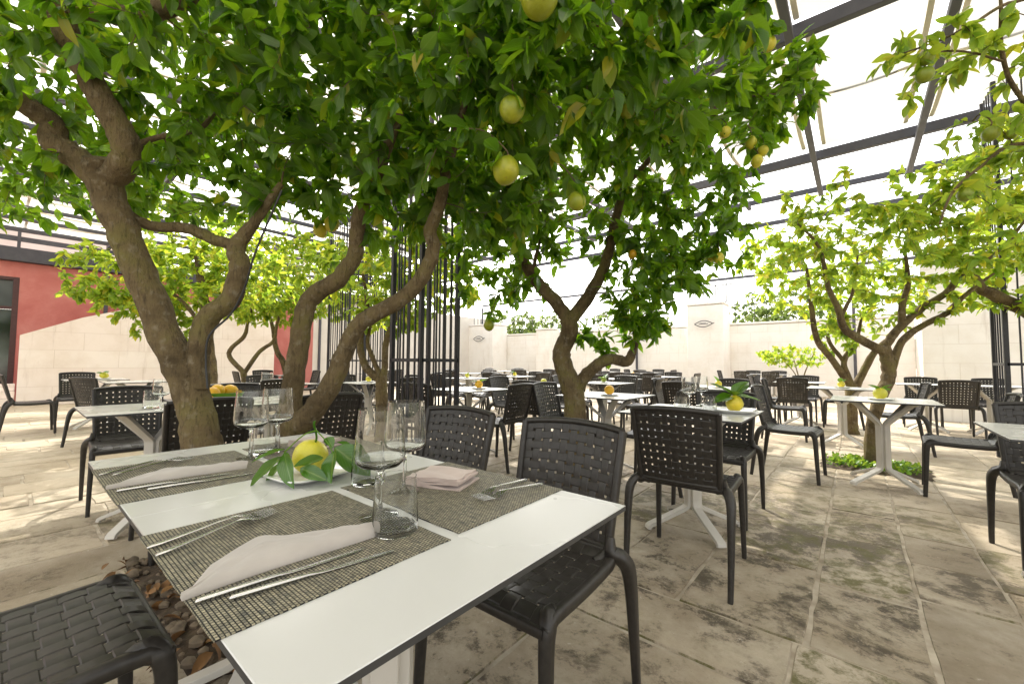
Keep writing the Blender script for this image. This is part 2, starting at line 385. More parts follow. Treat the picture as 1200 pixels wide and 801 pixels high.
sv = Vector((sd.x*math.cos(SUN_EL), sd.y*math.cos(SUN_EL), math.sin(SUN_EL)))
so.rotation_euler = sv.to_track_quat('Z', 'Y').to_euler(); so.location = (0, 0, 20)
sc.view_settings.view_transform = 'Standard'; sc.view_settings.look = 'None'; sc.view_settings.exposure = 0
sc.cycles.max_bounces = 10; sc.cycles.diffuse_bounces = 6; sc.cycles.transmission_bounces = 10; sc.cycles.transparent_max_bounces = 8
sc.cycles.caustics_reflective = False; sc.cycles.caustics_refractive = True; sc.cycles.blur_glossy = 1.0; sc.cycles.sample_clamp_indirect = 6

# ------------------------------------------------------------------ ground and paving
b = MB(); b.add([(-400, -400, -.0055), (400, -400, -.0055), (400, 400, -.0055), (-400, 400, -.0055)], [(0, 1, 2, 3)])
g = b.build('ground', M['grout']); tag(g, kind='structure')
b = MB()
def slab(x0, x1, y0, y1):
    if x1-x0 < .08 or y1-y0 < .08: return
    gp = random.uniform(.004, .009)
    ins = .006; z = random.uniform(-.003, .003); tx, ty = random.uniform(-.002, .002), random.uniform(-.002, .002)
    def edge(a, bb, ax, fixed, sgn):
        n = max(2, int((bb-a)/.16)); return [(a+(bb-a)*i/n, fixed+random.uniform(-.0045, .0045)) for i in range(n)]
    X0, X1, Y0, Y1 = x0+gp, x1-gp, y0+gp, y1-gp
    ring = [(p, q) for p, q in edge(X0, X1, 0, Y0, 1)]+[(q, p) for p, q in edge(Y0, Y1, 1, X1, 1)]+[(p, q) for p, q in edge(X1, X0, 0, Y1, 1)] if False else None
    k = .09
    def run(ax, ay, bx, by):
        L = math.hypot(bx-ax, by-ay); n = max(1, int(L/k)); out = []
        for i in range(n):
            t = i/n; j = random.uniform(-.006, .003)
            nx, ny = -(by-ay)/L, (bx-ax)/L
            out.append((ax+(bx-ax)*t+nx*j, ay+(by-ay)*t+ny*j))
        return out
    ring = run(X0, Y0, X1, Y0)+run(X1, Y0, X1, Y1)+run(X1, Y1, X0, Y1)+run(X0, Y1, X0, Y0)
    cx, cy = (X0+X1)/2, (Y0+Y1)/2; n = len(ring)
    top = [(px+(cx-px)*ins/max(.2, abs(cx-px)+.001)*(1 if abs(cx-px) > .1 else 0), py+(cy-py)*ins/max(.2, abs(cy-py)+.001), z+(px-cx)*tx+(py-cy)*ty) for px, py in ring]
    bot = [(px, py, -.012) for px, py in ring]
    fs = [tuple(range(n))]+[(n+i, n+(i+1) % n, (i+1) % n, i) for i in range(n)]
    b.add(top+bot, fs)
# far field: courses running along Y
x = -16.5
while x < 9:
    wd = random.choice((.31, .36, .42, .47, .52)); y = -3.4+random.uniform(0, .5) if x < -1.01 else 1.93
    if x < -1.0 < x+wd: wd = -1.0-x
    while y < 17.4:
        ln = random.choice((.45, .6, .72, .85, 1.0)); 
        slab(x, x+wd, y, min(y+ln, 17.4))
        y += ln
    x += wd
# near field: larger worn slabs laid across
b2v = len(b.v)
y = -2.0
while y < 1.9:
    dp = random.choice((.42, .5, .56)); dp = min(dp, 1.93-y) if 1.93-y-dp > .2 else 1.93-y
    x = -1.0
    while x < 6:
        ln = random.choice((.55, .68, .8)); slab(x, x+ln, y, y+dp); x += ln
    y += dp
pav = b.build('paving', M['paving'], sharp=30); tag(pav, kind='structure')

def blob(name, m, cx, cy, rx, ry, z, kind='structure'):
    b = MB(); n = 40; ring = []
    for i in range(n):
        a = 2*PI*i/n; k = 1/max(abs(math.cos(a)), abs(math.sin(a)))**.8; rr = k*random.uniform(.93, 1.04)
        ring.append((cx+rx*math.cos(a)*rr, cy+ry*math.sin(a)*rr))
    vs = [(p[0], p[1], z-.008) for p in ring]+[(cx+(p[0]-cx)*.9, cy+(p[1]-cy)*.9, z) for p in ring]+[(cx+(p[0]-cx)*.5, cy+(p[1]-cy)*.5, z+.02) for p in ring]
    fs = [(i, (i+1) % n, n+(i+1) % n, n+i) for i in range(n)]+[(n+i, n+(i+1) % n, 2*n+(i+1) % n, 2*n+i) for i in range(n)]+[tuple(range(2*n, 3*n))]
    b.add(vs, fs); o = b.build(name, m); tag(o, kind=kind); return o
blob('soil_bed', M['soil'], -2.25, .68, .66, .28, .010)
blob('soil_bed', M['soil'], .12, 5.66, .44, .34, .010)
blob('soil_bed', M['soil'], -1.87, 3.15, .3, .3, .010)
b = MB()
def pebbles(b, cx, cy, rx, ry, n):
    for _ in range(n):
        a = rng.uniform(-1, 1); c_ = rng.uniform(-1, 1); r_ = rng.uniform(.008, .028); ph = rng.uniform(0, 6)
        vs = []; 
        for k in range(4):
            t = (k+.5)/4*PI
            for i in range(7):
                f_ = 2*PI*i/7+ph; vs.append((cx+a*rx+r_*1.3*math.sin(t)*math.cos(f_)*(1+.2*math.sin(3*f_)), cy+c_*ry+r_*math.sin(t)*math.sin(f_), .018+r_*.4-r_*.65*math.cos(t)))
        fs = [(k*7+i, k*7+(i+1) % 7, k*7+7+(i+1) % 7, k*7+7+i) for k in range(3) for i in range(7)]+[tuple(range(21, 28))]
        b.add(vs, fs)
pebbles(b, -2.25, .66, .62, .25, 260)
o = b.build('pebbles', M['pebble']); tag(o, 'small rounded stones in the soil bed under the foreground table', 'pebbles', kind='stuff')

# ------------------------------------------------------------------ leaves (numpy)
LV = np.array([(0, 0, 0), (.22, 0, 0), (.5, 0, 0), (.78, 0, 0), (1, 0, 0), (.20, .37, 0), (.48, .5, 0), (.77, .31, 0), (.20, -.37, 0), (.48, -.5, 0), (.77, -.31, 0)], float)
LUV = np.column_stack([LV[:, 0], LV[:, 1]+.5])
LF = [(0, 1, 5), (1, 2, 6, 5), (2, 3, 7, 6), (3, 4, 7), (0, 8, 1), (1, 8, 9, 2), (2, 9, 10, 3), (3, 10, 4)]
NLV, NLF = 11, 8
def leaf_mesh(name, pos, dirs, length, m, parent=None, wr=.50, fold=.16, droop=.26):
    n = len(pos); pos = np.asarray(pos); d = np.asarray(dirs, float); d /= np.linalg.norm(d, axis=1)[:, None]+1e-9
    length = np.asarray(length)
    upv = np.tile(np.array([0, 0, 1.]), (n, 1))+rng.normal(0, .45, (n, 3))
    side = np.cross(upv, d); side /= np.linalg.norm(side, axis=1)[:, None]+1e-9
    nor = np.cross(d, side)
    wv = rng.uniform(.85, 1.15, n)*wr; fo = rng.uniform(.1, 2.6, n)*fold; dr = rng.uniform(-.2, 2.2, n)*droop
    tp = np.tile(LV, (n, 1, 1)); x = tp[:, :, 0]; y = tp[:, :, 1]*wv[:, None]
    tw = rng.normal(0, .22, n)
    z = np.abs(tp[:, :, 1])*fo[:, None]*1.0-dr[:, None]*x**2+tp[:, :, 1]*x*tw[:, None]
    V = pos[:, None, :]+length[:, None, None]*(x[..., None]*d[:, None, :]+y[..., None]*side[:, None, :]+z[..., None]*nor[:, None, :])
    V = V.reshape(-1, 3)
    me = bpy.data.meshes.new(name)
    me.vertices.add(n*NLV); me.vertices.foreach_set('co', V.ravel())
    li = np.concatenate([np.array(f) for f in LF]); nl = len(li)
    loops = (li[None, :]+(np.arange(n)*NLV)[:, None]).ravel()
    me.loops.add(len(loops)); me.loops.foreach_set('vertex_index', loops.astype(np.int32))
    ls = np.cumsum([0]+[len(f) for f in LF[:-1]]); lt = np.array([len(f) for f in LF])
    me.polygons.add(n*NLF); me.polygons.foreach_set('loop_start', (ls[None, :]+(np.arange(n)*nl)[:, None]).ravel().astype(np.int32))
    me.polygons.foreach_set('loop_total', np.tile(lt, n).astype(np.int32))
    me.polygons.foreach_set('use_smooth', np.ones(n*NLF, bool))
    uv = me.uv_layers.new(name='UVMap'); uv.data.foreach_set('uv', np.tile(LUV[li], (n, 1)).ravel())
    me.materials.append(m); me.update(calc_edges=True); me.validate()
    o = bpy.data.objects.new(name, me); col.objects.link(o)
    if parent: o.parent = parent
    return o

fruit_protos = {}
def citrus_mb(r, long=1.12, tip=.1, n=20):
    b = MB(); prof = []
    for i in range(13):
        t = i/12*PI; rr = r*math.sin(t); zz = -r*long*math.cos(t)
        if i == 12: rr = .001
        if i == 0: rr = .001
        if t < .35: zz -= tip*r*(1-t/.35)
        if t > PI-.3: zz += .08*r*(1-(PI-t)/.3)
        rr *= 1+.02*math.sin(5*t)
        prof.append((rr, zz))
    b.lathe(prof, n); return b

def grow_tree(name, label, limbs, crowns, n_twigs, leaf_m, leaf_len=.095, per=13, base=None, fruits=(), clear=.62, category='tree', group=None, twr=.0035, keep=None, minlen=0, density_pow=1, wr=.5, nl=.0):
    """limbs: list of (points, radii); crowns: list of (centre, radius or (rx,ry,rz), weight)"""
    origin = Vector(limbs[0][0][0]); origin.z = 0
    root = thing(name, label, category, origin, group=group)
    inv = -origin
    tb = MB(); nodes = []
    for pts, rad in limbs:
        cp = catmull(pts, 6); rr = lerpl(rad, len(cp))
        cp = [p+Vector((random.uniform(-1, 1), random.uniform(-1, 1), random.uniform(-1, 1)))*r_*.08 for p, r_ in zip(cp, rr)]
        tb.sweep([p+inv for p in cp], rr, n=12, lump=.045)
        nodes += [(p.x, p.y, p.z, r_) for p, r_ in zip(cp, rr)][len(cp)//5:]
    # targets inside the crown volumes
    W = np.array([c_[2] for c_ in crowns], float); W /= W.sum(); T = []
    for ci, (cc, rr, _) in enumerate(crowns):
        k = int(round(n_twigs*W[ci])); got = 0
        if not hasattr(rr, '__len__'): rr = (rr, rr, rr)
        while got < k:
            q = rng.uniform(-1, 1, 3); l = np.linalg.norm(q)
            if l > 1: continue
            p = np.array(cc)+q*np.array(rr)
            if l < .35 and rng.random() < .5: continue
            if np.linalg.norm(p-np.array([0, 0, CH])) < clear: continue
            if keep and not keep(p): got += .2; continue
            T.append(p); got += 1
    T = np.array(T); ND = np.array(nodes)
    d0 = np.min(np.linalg.norm(T[:, None, :]-ND[None, ::3, :3], axis=2), axis=1)
    order = np.argsort(d0)
    NP = np.zeros((len(nodes)+len(T)*6, 4)); cnt = len(nodes); NP[:cnt] = ND
    lp, ld, ll = [], [], []
    for ti in order:
        t = T[ti]; dd = np.linalg.norm(NP[:cnt, :3]-t, axis=1); k = int(np.argmin(dd)); st = NP[k]
        L = dd[k]
        if L < .02: continue
        s0 = Vector(st[:3]); e0 = Vector(t); ra = min(st[3]*.6, twr+L*.010); ra = max(ra, .0022)
        mid = (s0+e0)/2+Vector(rng.normal(0, .10*L, 3))+Vector((0, 0, .06*L))
        segs = 5 if L > .25 else 3; pth = []
        for i in range(segs+1):
            u = i/segs; pth.append(s0*(1-u)**2+mid*2*u*(1-u)+e0*u*u)
        tb.sweep([p+inv for p in pth], [ra*(1-.55*i/segs) for i in range(segs+1)], n=5 if L > .35 else 4, cap=False)
        for i in range(1, segs+1):
            if cnt < len(NP): NP[cnt] = (*pth[i], ra*(1-.5*i/segs)); cnt += 1
        dv = (pth[-1]-pth[-2]).normalized(); nn = int(rng.poisson(per))
        span = min(L, .38)
        for i in range(nn):
            back = rng.random()**1.3*span/L
            u = 1-back; p = s0*(1-u)**2+mid*2*u*(1-u)+e0*u*u
            dr = np.array(dv)*.55+rng.normal(0, .62, 3)+np.array([0, 0, -.30])
            lp.append(p); ld.append(dr); ll.append(leaf_len*(rng.uniform(.45, 1.05) if rng.random() < .6 else rng.uniform(.9, 1.35)))
    for (fp, fr, fm) in fruits:
        fp = Vector(fp); dd = np.linalg.norm(NP[:cnt, :3]-np.array(fp)-np.array([0, 0, .12]), axis=1); k = int(np.argmin(dd)); a_ = Vector(NP[k, :3]); e_ = fp+Vector((0, 0, fr*.98)); m_ = (a_+e_)/2+Vector((0, 0, .05))
        pth = catmull([a_, m_, e_+Vector((.004, 0, .03)), e_], 3); tb.sweep([p+inv for p in pth], [.0032]*(len(pth)-1)+[.0026], n=5, cap=False)
        for i in range(9):
            q = e_.lerp(m_, rng.random()*.7)+Vector(rng.normal(0, .012, 3)); a = rng.uniform(0, 2*PI)
            lp.append(q); ld.append(np.array([math.cos(a), math.sin(a), rng.uniform(-1.3, .1)])); ll.append(leaf_len*rng.uniform(.8, 1.3))
    tb.build('trunk', M['bark'], root, sharp=80)
    lp = np.array([tuple(p) for p in lp])
    dist = np.linalg.norm(lp-np.array([0, 0, CH]), axis=1); ok = dist > clear
    leaf_mesh('foliage', lp[ok]-np.array(origin), np.array(ld)[ok], np.array(ll)[ok], leaf_m, root, wr=wr)
    for (fp, fr, fm) in fruits:
        key = (fm,)
        if key not in fruit_protos:
            fruit_protos[key] = citrus_mb(.05, 1.08 if fm != 'lemon' else 1.18, .12 if fm == 'lemon' else .04, 22).build('fruit', M[fm]).data
            bpy.data.objects.remove([o for o in bpy.data.objects if o.data == fruit_protos[key]][0])
        o = bpy.data.objects.new('fruit', fruit_protos[key]); col.objects.link(o); o.parent = root
        o.location = Vector(fp)-origin; o.scale = (fr/.05,)*3; o.rotation_euler = (random.uniform(-.4, .4), random.uniform(-.4, .4), random.uniform(0, 6))
    return root
def PL(lst, rads=None): return [P(*q) for q in lst]
def base_of(px, d):
    v = P(px, 430, d); return Vector((v.x, v.y, -.03))

# tree 1: thick leaning trunk at the left, behind the foreground table
t1b = base_of(238, 2.1)
T1 = grow_tree('citrus_tree', 'thick leaning citrus trunk forking high at the left, just behind the foreground table', [
    ([t1b]+PL([(236, 545, 2.1), (234, 500, 2.1), (215, 440, 2.1), (190, 385, 2.08), (165, 320, 2.05), (140, 260, 2.0), (122, 215, 1.97), (118, 185, 1.95)]), [.106, .092, .082, .075, .071, .068, .067, .070, .066]),
    (PL([(125, 215, 1.97), (150, 182, 1.93), (138, 150, 1.9), (110, 100, 1.85), (85, 55, 1.8), (66, 0, 1.72), (50, -60, 1.7)]), [.055, .062, .056, .052, .050, .048, .03]),
    (PL([(118, 215, 1.97), (95, 190, 1.98), (62, 165, 1.95), (62, 148, 1.95), (30, 122, 1.9), (-10, 100, 1.9), (-80, 70, 1.9)]), [.05, .058, .054, .05, .046, .044, .03]),
    (PL([(82, 12, 1.78), (120, 16, 1.75), (160, 18, 1.7), (212, 0, 1.6), (260, -40, 1.5)]), [.03, .036, .038, .036, .02]),
    (PL([(150, 172, 1.93), (190, 160, 1.95), (232, 152, 2.0), (252, 132, 2.05), (280, 108, 2.1), (300, 60, 2.1)]), [.014, .012, .011, .011, .009, .006]),
    (PL([(232, 455, 2.1), (233, 410, 2.12), (242, 375, 2.14), (270, 350, 2.16), (281, 312, 2.18), (277, 290, 2.2), (297, 262, 2.2), (330, 215, 2.2)]), [.05, .052, .052, .050, .048, .044, .028, .015]),
    (PL([(277, 288, 2.2), (250, 280, 2.18), (220, 268, 2.15), (175, 264, 2.1), (148, 250, 2.05)]), [.030, .03, .028, .026, .024]),
], [(P(20, 60, 2.1), .85, 1), (P(180, 90, 2.3), .85, 1.2), (P(330, 90, 2.3), .8, 1.1), (P(300, 190, 2.6), (.55, .55, .4), .6), (P(90, 190, 2.7), (.8, .8, .4), .6), (P(0, 10, 1.8), .6, .5), (P(230, 20, 1.7), .5, .6), (P(-120, 100, 2.4), .9, .5), (P(20, 205, 3.0), (.7, .6, .3), .35), (P(240, 215, 3.2), (.8, .7, .35), .55)],
    820, M['leaf'], .088, 10, fruits=[(P(375, 270, 2.9), .045, 'lemon'), (P(389, 262, 2.9), .05, 'lemon')], keep=lambda p: p[2] > 1.75)
cb = MB(); cb.sweep([p-t1b for p in catmull(PL([(330, 230, 2.02), (300, 300, 2.03), (286, 345, 2.07), (270, 375, 2.08), (245, 400, 2.05), (241, 430, 2.05), (243, 462, 2.04)]), 5)], .005, 6)
cb.build('cable', M['cable'], T1)
T1.location.z = 0

T2 = grow_tree('citrus_tree', 'citrus tree with two long bending limbs between the leaning trunk and the black lattice column', [
    ([base_of(338, 2.45)]+PL([(340, 530, 2.45), (338, 495, 2.45), (345, 440, 2.45), (352, 395, 2.45), (362, 352, 2.45), (395, 328, 2.42), (415, 300, 2.4), (420, 260, 2.35), (430, 225, 2.3), (448, 190, 2.2), (470, 130, 2.1)]), [.09, .08, .066, .058, .055, .053, .049, .045, .043, .038, .032, .02]),
    (PL([(340, 505, 2.43), (368, 480, 2.38), (393, 440, 2.36), (408, 402, 2.36), (425, 376, 2.36), (468, 352, 2.34), (494, 325, 2.3), (508, 292, 2.28), (504, 270, 2.27), (516, 238, 2.2), (524, 195, 2.1), (545, 120, 1.9)]), [.075, .062, .054, .048, .046, .044, .042, .038, .036, .032, .028, .016]),
], [(P(430, 110, 2.3), .8, 1.2), (P(450, 215, 2.8), (.6, .6, .38), .6), (P(545, 130, 2.2), .75, 1.2), (P(500, 25, 1.9), .65, .9), (P(400, 20, 2.2), .7, .8), (P(560, 220, 2.5), (.5, .5, .4), .6)],
    660, M['leaf'], .100, 10, fruits=[(P(593, 200, 1.7), .055, 'half'), (P(676, 236, 1.9), .042, 'half'), (P(600, 128, 1.6), .050, 'half'), (P(632, -4, 1.3), .062, 'half')],
    keep=lambda p: p[2] > 1.7)

T3 = grow_tree('citrus_tree', 'middle citrus tree whose twisted trunk forks low with one stubby limb to the right', [
    ([base_of(676, 3.6)]+PL([(675, 540, 3.6), (674, 500, 3.6), (672, 462, 3.6), (662, 434, 3.6), (658, 412, 3.6), (667, 390, 3.6), (666, 372, 3.6)]), [.112, .10, .094, .09, .081, .076, .074, .07]),
    (PL([(668, 378, 3.6), (650, 352, 3.6), (627, 328, 3.58), (613, 303, 3.55), (608, 278, 3.5), (600, 240, 3.4)]), [.06, .058, .052, .045, .038, .02]),
    (PL([(668, 376, 3.6), (690, 346, 3.58), (707, 315, 3.55), (714, 290, 3.5), (720, 262, 3.45), (730, 220, 3.3), (735, 160, 3.0)]), [.06, .055, .048, .044, .04, .03, .015]),
    (PL([(675, 455, 3.6), (692, 434, 3.55), (712, 421, 3.5), (734, 423, 3.45), (741, 412, 3.4), (752, 385, 3.35)]), [.06, .052, .048, .045, .034, .008]),
    (PL([(625, 326, 3.58), (628, 300, 3.5), (640, 260, 3.4)]), [.02, .016, .008]),
    (PL([(730, 220, 3.3), (780, 170, 3.0), (850, 120, 2.9), (910, 110, 2.8)]), [.025, .02, .014, .006]),
    (PL([(735, 160, 3.0), (720, 90, 2.4), (700, 40, 1.9), (690, -40, 1.5)]), [.022, .02, .016, .008]),
], [(P(680, 200, 3.4), (1.0, 1.0, .75), 1.5), (P(585, 290, 3.7), (.65, .6, .55), 1.0), (P(790, 240, 3.5), (.75, .75, .7), 1.3), (P(840, 110, 3.1), (.7, .7, .55), 1.1), (P(720, 70, 2.4), .7, 1.1),
    (P(660, 40, 1.7), .42, .6), (P(780, 50, 1.9), .45, .7), (P(760, 340, 3.3), (.35, .35, .3), .35), (P(800, 295, 3.4), (.5, .5, .40), .42), (P(905, 100, 3.0), (.35, .35, .35), .35), (P(700, 405, 3.65), (.16, .18, .2), .07), (P(752, 370, 3.3), (.25, .28, .3), .16), (P(700, 130, 3.0), .8, .8)],
    1150, M['leaf'], .100, 10, fruits=[(P(880, 167, 2.7), .036, 'lemon'), (P(894, 176, 2.7), .034, 'lemon'), (P(887, 189, 2.7), .036, 'lemon'), (P(901, 52, 2.6), .042, 'lemon'), (P(842, 302, 3.2), .04, 'lemon'), (P(832, 300, 3.25), .04, 'lemon'),
     (P(741, 298, 3.3), .035, 'orange'), (P(606, 272, 3.2), .045, 'half'), (P(573, 381, 3.5), .045, 'half'), (P(850, 155, 2.7), .036, 'lemon'), (P(735, 128, 2.0), .045, 'half')],
    keep=lambda p: p[2] > 1.12)

T4 = grow_tree('citrus_tree', 'sunlit yellow-green citrus tree rising behind the right-hand table with a yellow fruit', [
    ([base_of(1020, 4.3)]+PL([(1020, 545, 4.3), (1022, 500, 4.3), (1030, 470, 4.3), (1041, 442, 4.3), (1040, 424, 4.3), (1036, 405, 4.3)]), [.062, .057, .053, .055, .060, .058, .052]),
    (PL([(1036, 412, 4.3), (1006, 396, 4.2), (989, 384, 4.2), (982, 361, 4.1), (971, 337, 4.1), (960, 290, 4.0), (935, 262, 3.9)]), [.044, .040, .036, .028, .024, .015, .007]),
    (PL([(1038, 404, 4.3), (1052, 386, 4.25), (1080, 361, 4.2), (1108, 344, 4.1), (1132, 316, 4.0), (1170, 295, 3.9), (1200, 260, 3.8)]), [.042, .038, .034, .032, .027, .020, .012]),
    (PL([(1045, 432, 4.3), (1057, 400, 4.25), (1080, 382, 4.2), (1108, 368, 4.1), (1116, 360, 4.1), (1139, 339, 4.0), (1165, 320, 3.9)]), [.038, .034, .030, .027, .024, .018, .010]),
    (PL([(1057, 378, 4.25), (1057, 358, 4.2), (1064, 330, 4.1), (1060, 290, 4.0)]), [.034, .03, .022, .01]),
    (PL([(985, 372, 4.2), (1000, 340, 4.1), (1005, 300, 4.0)]), [.02, .014, .008]),
], [(P(1010, 300, 4.1), (.75, .7, .5), 1.2), (P(1110, 270, 4.0), (.75, .7, .5), 1.3), (P(940, 280, 4.1), (.4, .4, .32), .5), (P(1050, 350, 4.3), (.55, .5, .35), .5), (P(970, 390, 4.4), (.2, .2, .3), .2), (P(1180, 290, 3.6), (.5, .5, .5), .6), (P(960, 240, 4.0), (.35, .3, .35), .25), (P(1130, 225, 3.8), (.6, .5, .35), .7), (P(1040, 240, 4.0), (.5, .5, .3), .5)],
    400, M['leafbright'], .088, 10, fruits=[(P(1131, 228, 3.2), .045, 'lime')], keep=lambda p: p[2] > 1.35)
T5 = grow_tree('citrus_tree', 'slim citrus tree with three low limbs between the right-hand table and the stone wall', [
    ([base_of(998, 6.3)]+PL([(998, 500, 6.3), (997, 465, 6.3), (999, 448, 6.3)]), [.085, .078, .075, .07]),
    (PL([(997, 452, 6.3), (975, 421, 6.2), (957, 396, 6.1), (950, 351, 6.0), (945, 310, 6)]), [.052, .045, .040, .032, .015]),
    (PL([(998, 452, 6.3), (989, 424, 6.2), (1003, 400, 6.1), (1010, 370, 6)]), [.045, .038, .03, .015]),
    (PL([(1003, 452, 6.3), (1024, 414, 6.2), (1050, 390, 6.1)]), [.055, .045, .03]),
    (PL([(989, 424, 6.2), (970, 395, 6.2), (975, 360, 6.2)]), [.03, .025, .012]),
], [(P(950, 320, 6.2), (1.0, .9, .6), 1), (P(1010, 350, 6.2), (.8, .8, .6), 1), (P(985, 395, 6.2), (.4, .4, .25), .25), (P(900, 300, 6.4), (.5, .6, .45), .5)], 260, M['leafbright'], .105, 10)
T6 = grow_tree('citrus_tree', 'citrus tree at the right edge whose limb reaches out past the black lattice column', [
    ([base_of(1300, 4.3)]+PL([(1290, 500, 4.3), (1260, 420, 4.3), (1215, 372, 4.3), (1181, 354, 4.3), (1160, 343, 4.3), (1148, 336, 4.3), (1135, 300, 4.2)]), [.1, .09, .08, .07, .062, .055, .045, .015]),
], [(P(1180, 320, 4.3), (.5, .5, .4), .7), (P(1260, 250, 4.3), (.8, .8, .7), 1), (P(1185, 205, 4.2), (.42, .42, .65), .9)], 230, M['leafbright'], .1, 10)
T7 = grow_tree('citrus_tree', 'overhanging citrus branches with green limes at the upper right corner', [
    ([base_of(1480, 1.9)]+PL([(1475, 480, 1.9), (1420, 300, 1.9), (1330, 190, 1.9)]), [.08, .07, .05, .03]),
    (PL([(1330, 190, 1.9), (1240, 160, 1.85), (1190, 105, 1.8), (1174, 60, 1.75), (1173, 8, 1.7), (1170, -40, 1.7)]), [.02, .012, .009, .008, .006, .003]),
    (PL([(1330, 190, 1.9), (1200, 168, 1.9), (1150, 195, 1.9), (1116, 226, 1.9), (1101, 262, 1.9)]), [.015, .009, .007, .006, .004]),
    (PL([(1330, 190, 1.9), (1260, 10, 1.7), (1190, 2, 1.7), (1140, 28, 1.7), (1105, 46, 1.7), (1060, 62, 1.7)]), [.02, .01, .007, .006, .005, .003]),
    (PL([(1175, 72, 1.76), (1140, 62, 1.74), (1110, 60, 1.72), (1080, 64, 1.7)]), [.005, .004, .004, .002]),
], [(P(1120, 45, 1.75), (.28, .25, .12), .5), (P(1190, 40, 1.75), (.25, .25, .2), .6), (P(1180, 150, 1.85), (.24, .25, .16), .55), (P(1190, 210, 1.9), (.2, .3, .2), .5), (P(1260, 120, 1.8), (.35, .3, .4), .7), (P(1100, 90, 1.75), (.15, .2, .07), .12)],
    62, M['leafbright'], .068, 9, fruits=[(P(1085, 68, 1.7), .030, 'lime'), (P(1084, 88, 1.7), .031, 'lime'), (P(1161, 157, 1.85), .031, 'lime'), (P(1131, 228, 1.9), .03, 'lime'), (P(1184, 158, 1.9), .022, 'lime')])
T8 = grow_tree('citrus_tree', 'small citrus tree standing right behind the black lattice column', [
    ([base_of(447, 5.3)]+PL([(447, 500, 5.3), (447, 470, 5.3), (447, 440, 5.3)]), [.09, .08, .075, .07]),
    (PL([(447, 446, 5.3), (432, 434, 5.3), (425, 420, 5.3), (422, 398, 5.25), (430, 360, 5.2), (425, 320, 5.1)]), [.055, .05, .045, .04, .03, .015]),
    (PL([(447, 444, 5.3), (436, 417, 5.3), (431, 398, 5.3), (440, 360, 5.3)]), [.035, .03, .025, .012]),
    (PL([(448, 446, 5.3), (451, 430, 5.3), (453, 400, 5.3), (470, 360, 5.2), (500, 330, 5.1)]), [.045, .04, .04, .03, .015]),
], [(P(430, 320, 5.3), (.9, .9, .55), 1), (P(500, 320, 5.4), (.8, .8, .6), 1), (P(460, 370, 5.5), (.6, .6, .25), .4)], 330, M['leafbright'], .1, 12)
T9 = grow_tree('citrus_tree', 'citrus tree with low drooping crown in front of the sloping pale wall', [
    ([base_of(249, 6.0)]+PL([(249, 480, 6.0), (248, 440, 6.0), (243, 390, 6.0), (237, 340, 6.0), (230, 300, 5.9)]), [.09, .08, .075, .07, .06, .03]),
    (PL([(243, 390, 6), (210, 350, 6), (160, 320, 5.9)]), [.03, .025, .01]),
    (PL([(240, 370, 6), (275, 330, 6), (300, 310, 6)]), [.03, .025, .01]),
], [(P(160, 325, 6.0), (.9, .9, .55), 1), (P(240, 330, 6.2), (.8, .8, .6), 1), (P(215, 275, 6.2), (1.3, 1.0, .5), .9), (P(190, 380, 6.2), (.55, .6, .3), .45), (P(115, 345, 6), (.4, .4, .3), .3), (P(300, 330, 6.4), (.8, .8, .5), .6)], 560, M['leafbright'], .1, 12,
    fruits=[(P(262, 340, 5.3), .04, 'lemon')])
T10 = grow_tree('citrus_tree', 'small distant citrus tree with thin zigzag stems near the end of the pale wall', [
    ([base_of(288, 8.6)]+PL([(288, 470, 8.6), (287, 448, 8.6), (285, 434, 8.6)]), [.07, .07, .065, .06]),
    (PL([(285, 436, 8.6), (268, 414, 8.6), (286, 394, 8.6), (290, 380, 8.6), (295, 360, 8.6)]), [.05, .045, .04, .03, .02]),
    (PL([(287, 436, 8.6), (304, 412, 8.6), (320, 400, 8.6), (324, 383, 8.6), (330, 360, 8.6)]), [.045, .04, .035, .03, .02]),
], [(P(300, 355, 8.6), (1.1, 1.0, .5), 1), (P(340, 340, 8.8), (1.0, 1, .7), 1)], 220, M['leafbright'], .12, 12)
T11 = grow_tree('citrus_tree', 'distant citrus tree seen between the two bending limbs, before the red wall', [
    ([base_of(337, 9.4)]+PL([(337, 470, 9.4), (334, 430, 9.4), (324, 410, 9.4), (320, 385, 9.4), (313, 360, 9.4)]), [.08, .07, .065, .055, .045, .02]),
    (PL([(334, 430, 9.4), (350, 395, 9.4), (370, 370, 9.4)]), [.04, .035, .02]),
], [(P(370, 320, 9.6), (1.6, 1.2, .9), 1), (P(300, 290, 9.6), (1.5, 1.2, .8), .8), (P(420, 350, 10), (1.2, 1.2, .8), .8)], 420, M['leafbright'], .13, 12)

# bush in a pot by the wall
pb = P(937, 440, 10.5); pb.z = 0
pot = thing('planter', 'low dark round planter standing before the pale stone wall', 'planter', pb)
b = MB(); b.lathe([(.18, 0), (.24, .36), (.27, .38), (.27, .42), (.24, .42), (.22, .36), (.02, .35)], 24); b.build('pot', M['terracotta'], pot)
grow_tree('potted_shrub', 'feathery yellow-green shrub growing from the dark planter at the wall', [
    ([Vector((pb.x, pb.y, .33)), Vector((pb.x-.02, pb.y, .7)), Vector((pb.x-.12, pb.y, 1.2))], [.018, .015, .008]),
    ([Vector((pb.x+.05, pb.y, .33)), Vector((pb.x+.1, pb.y+.05, .8)), Vector((pb.x+.3, pb.y, 1.3))], [.018, .015, .008]),
    ([Vector((pb.x, pb.y+.05, .33)), Vector((pb.x-.1, pb.y+.05, .8)), Vector((pb.x-.4, pb.y-.2, 1.25))], [.015, .012, .006]),
], [((pb.x-.1, pb.y, 1.25), (.8, .6, .3), 1), ((pb.x-.5, pb.y-.3, 1.3), (.4, .4, .2), .4)], 130, M['leafbright'], .09, 9, category='shrub')

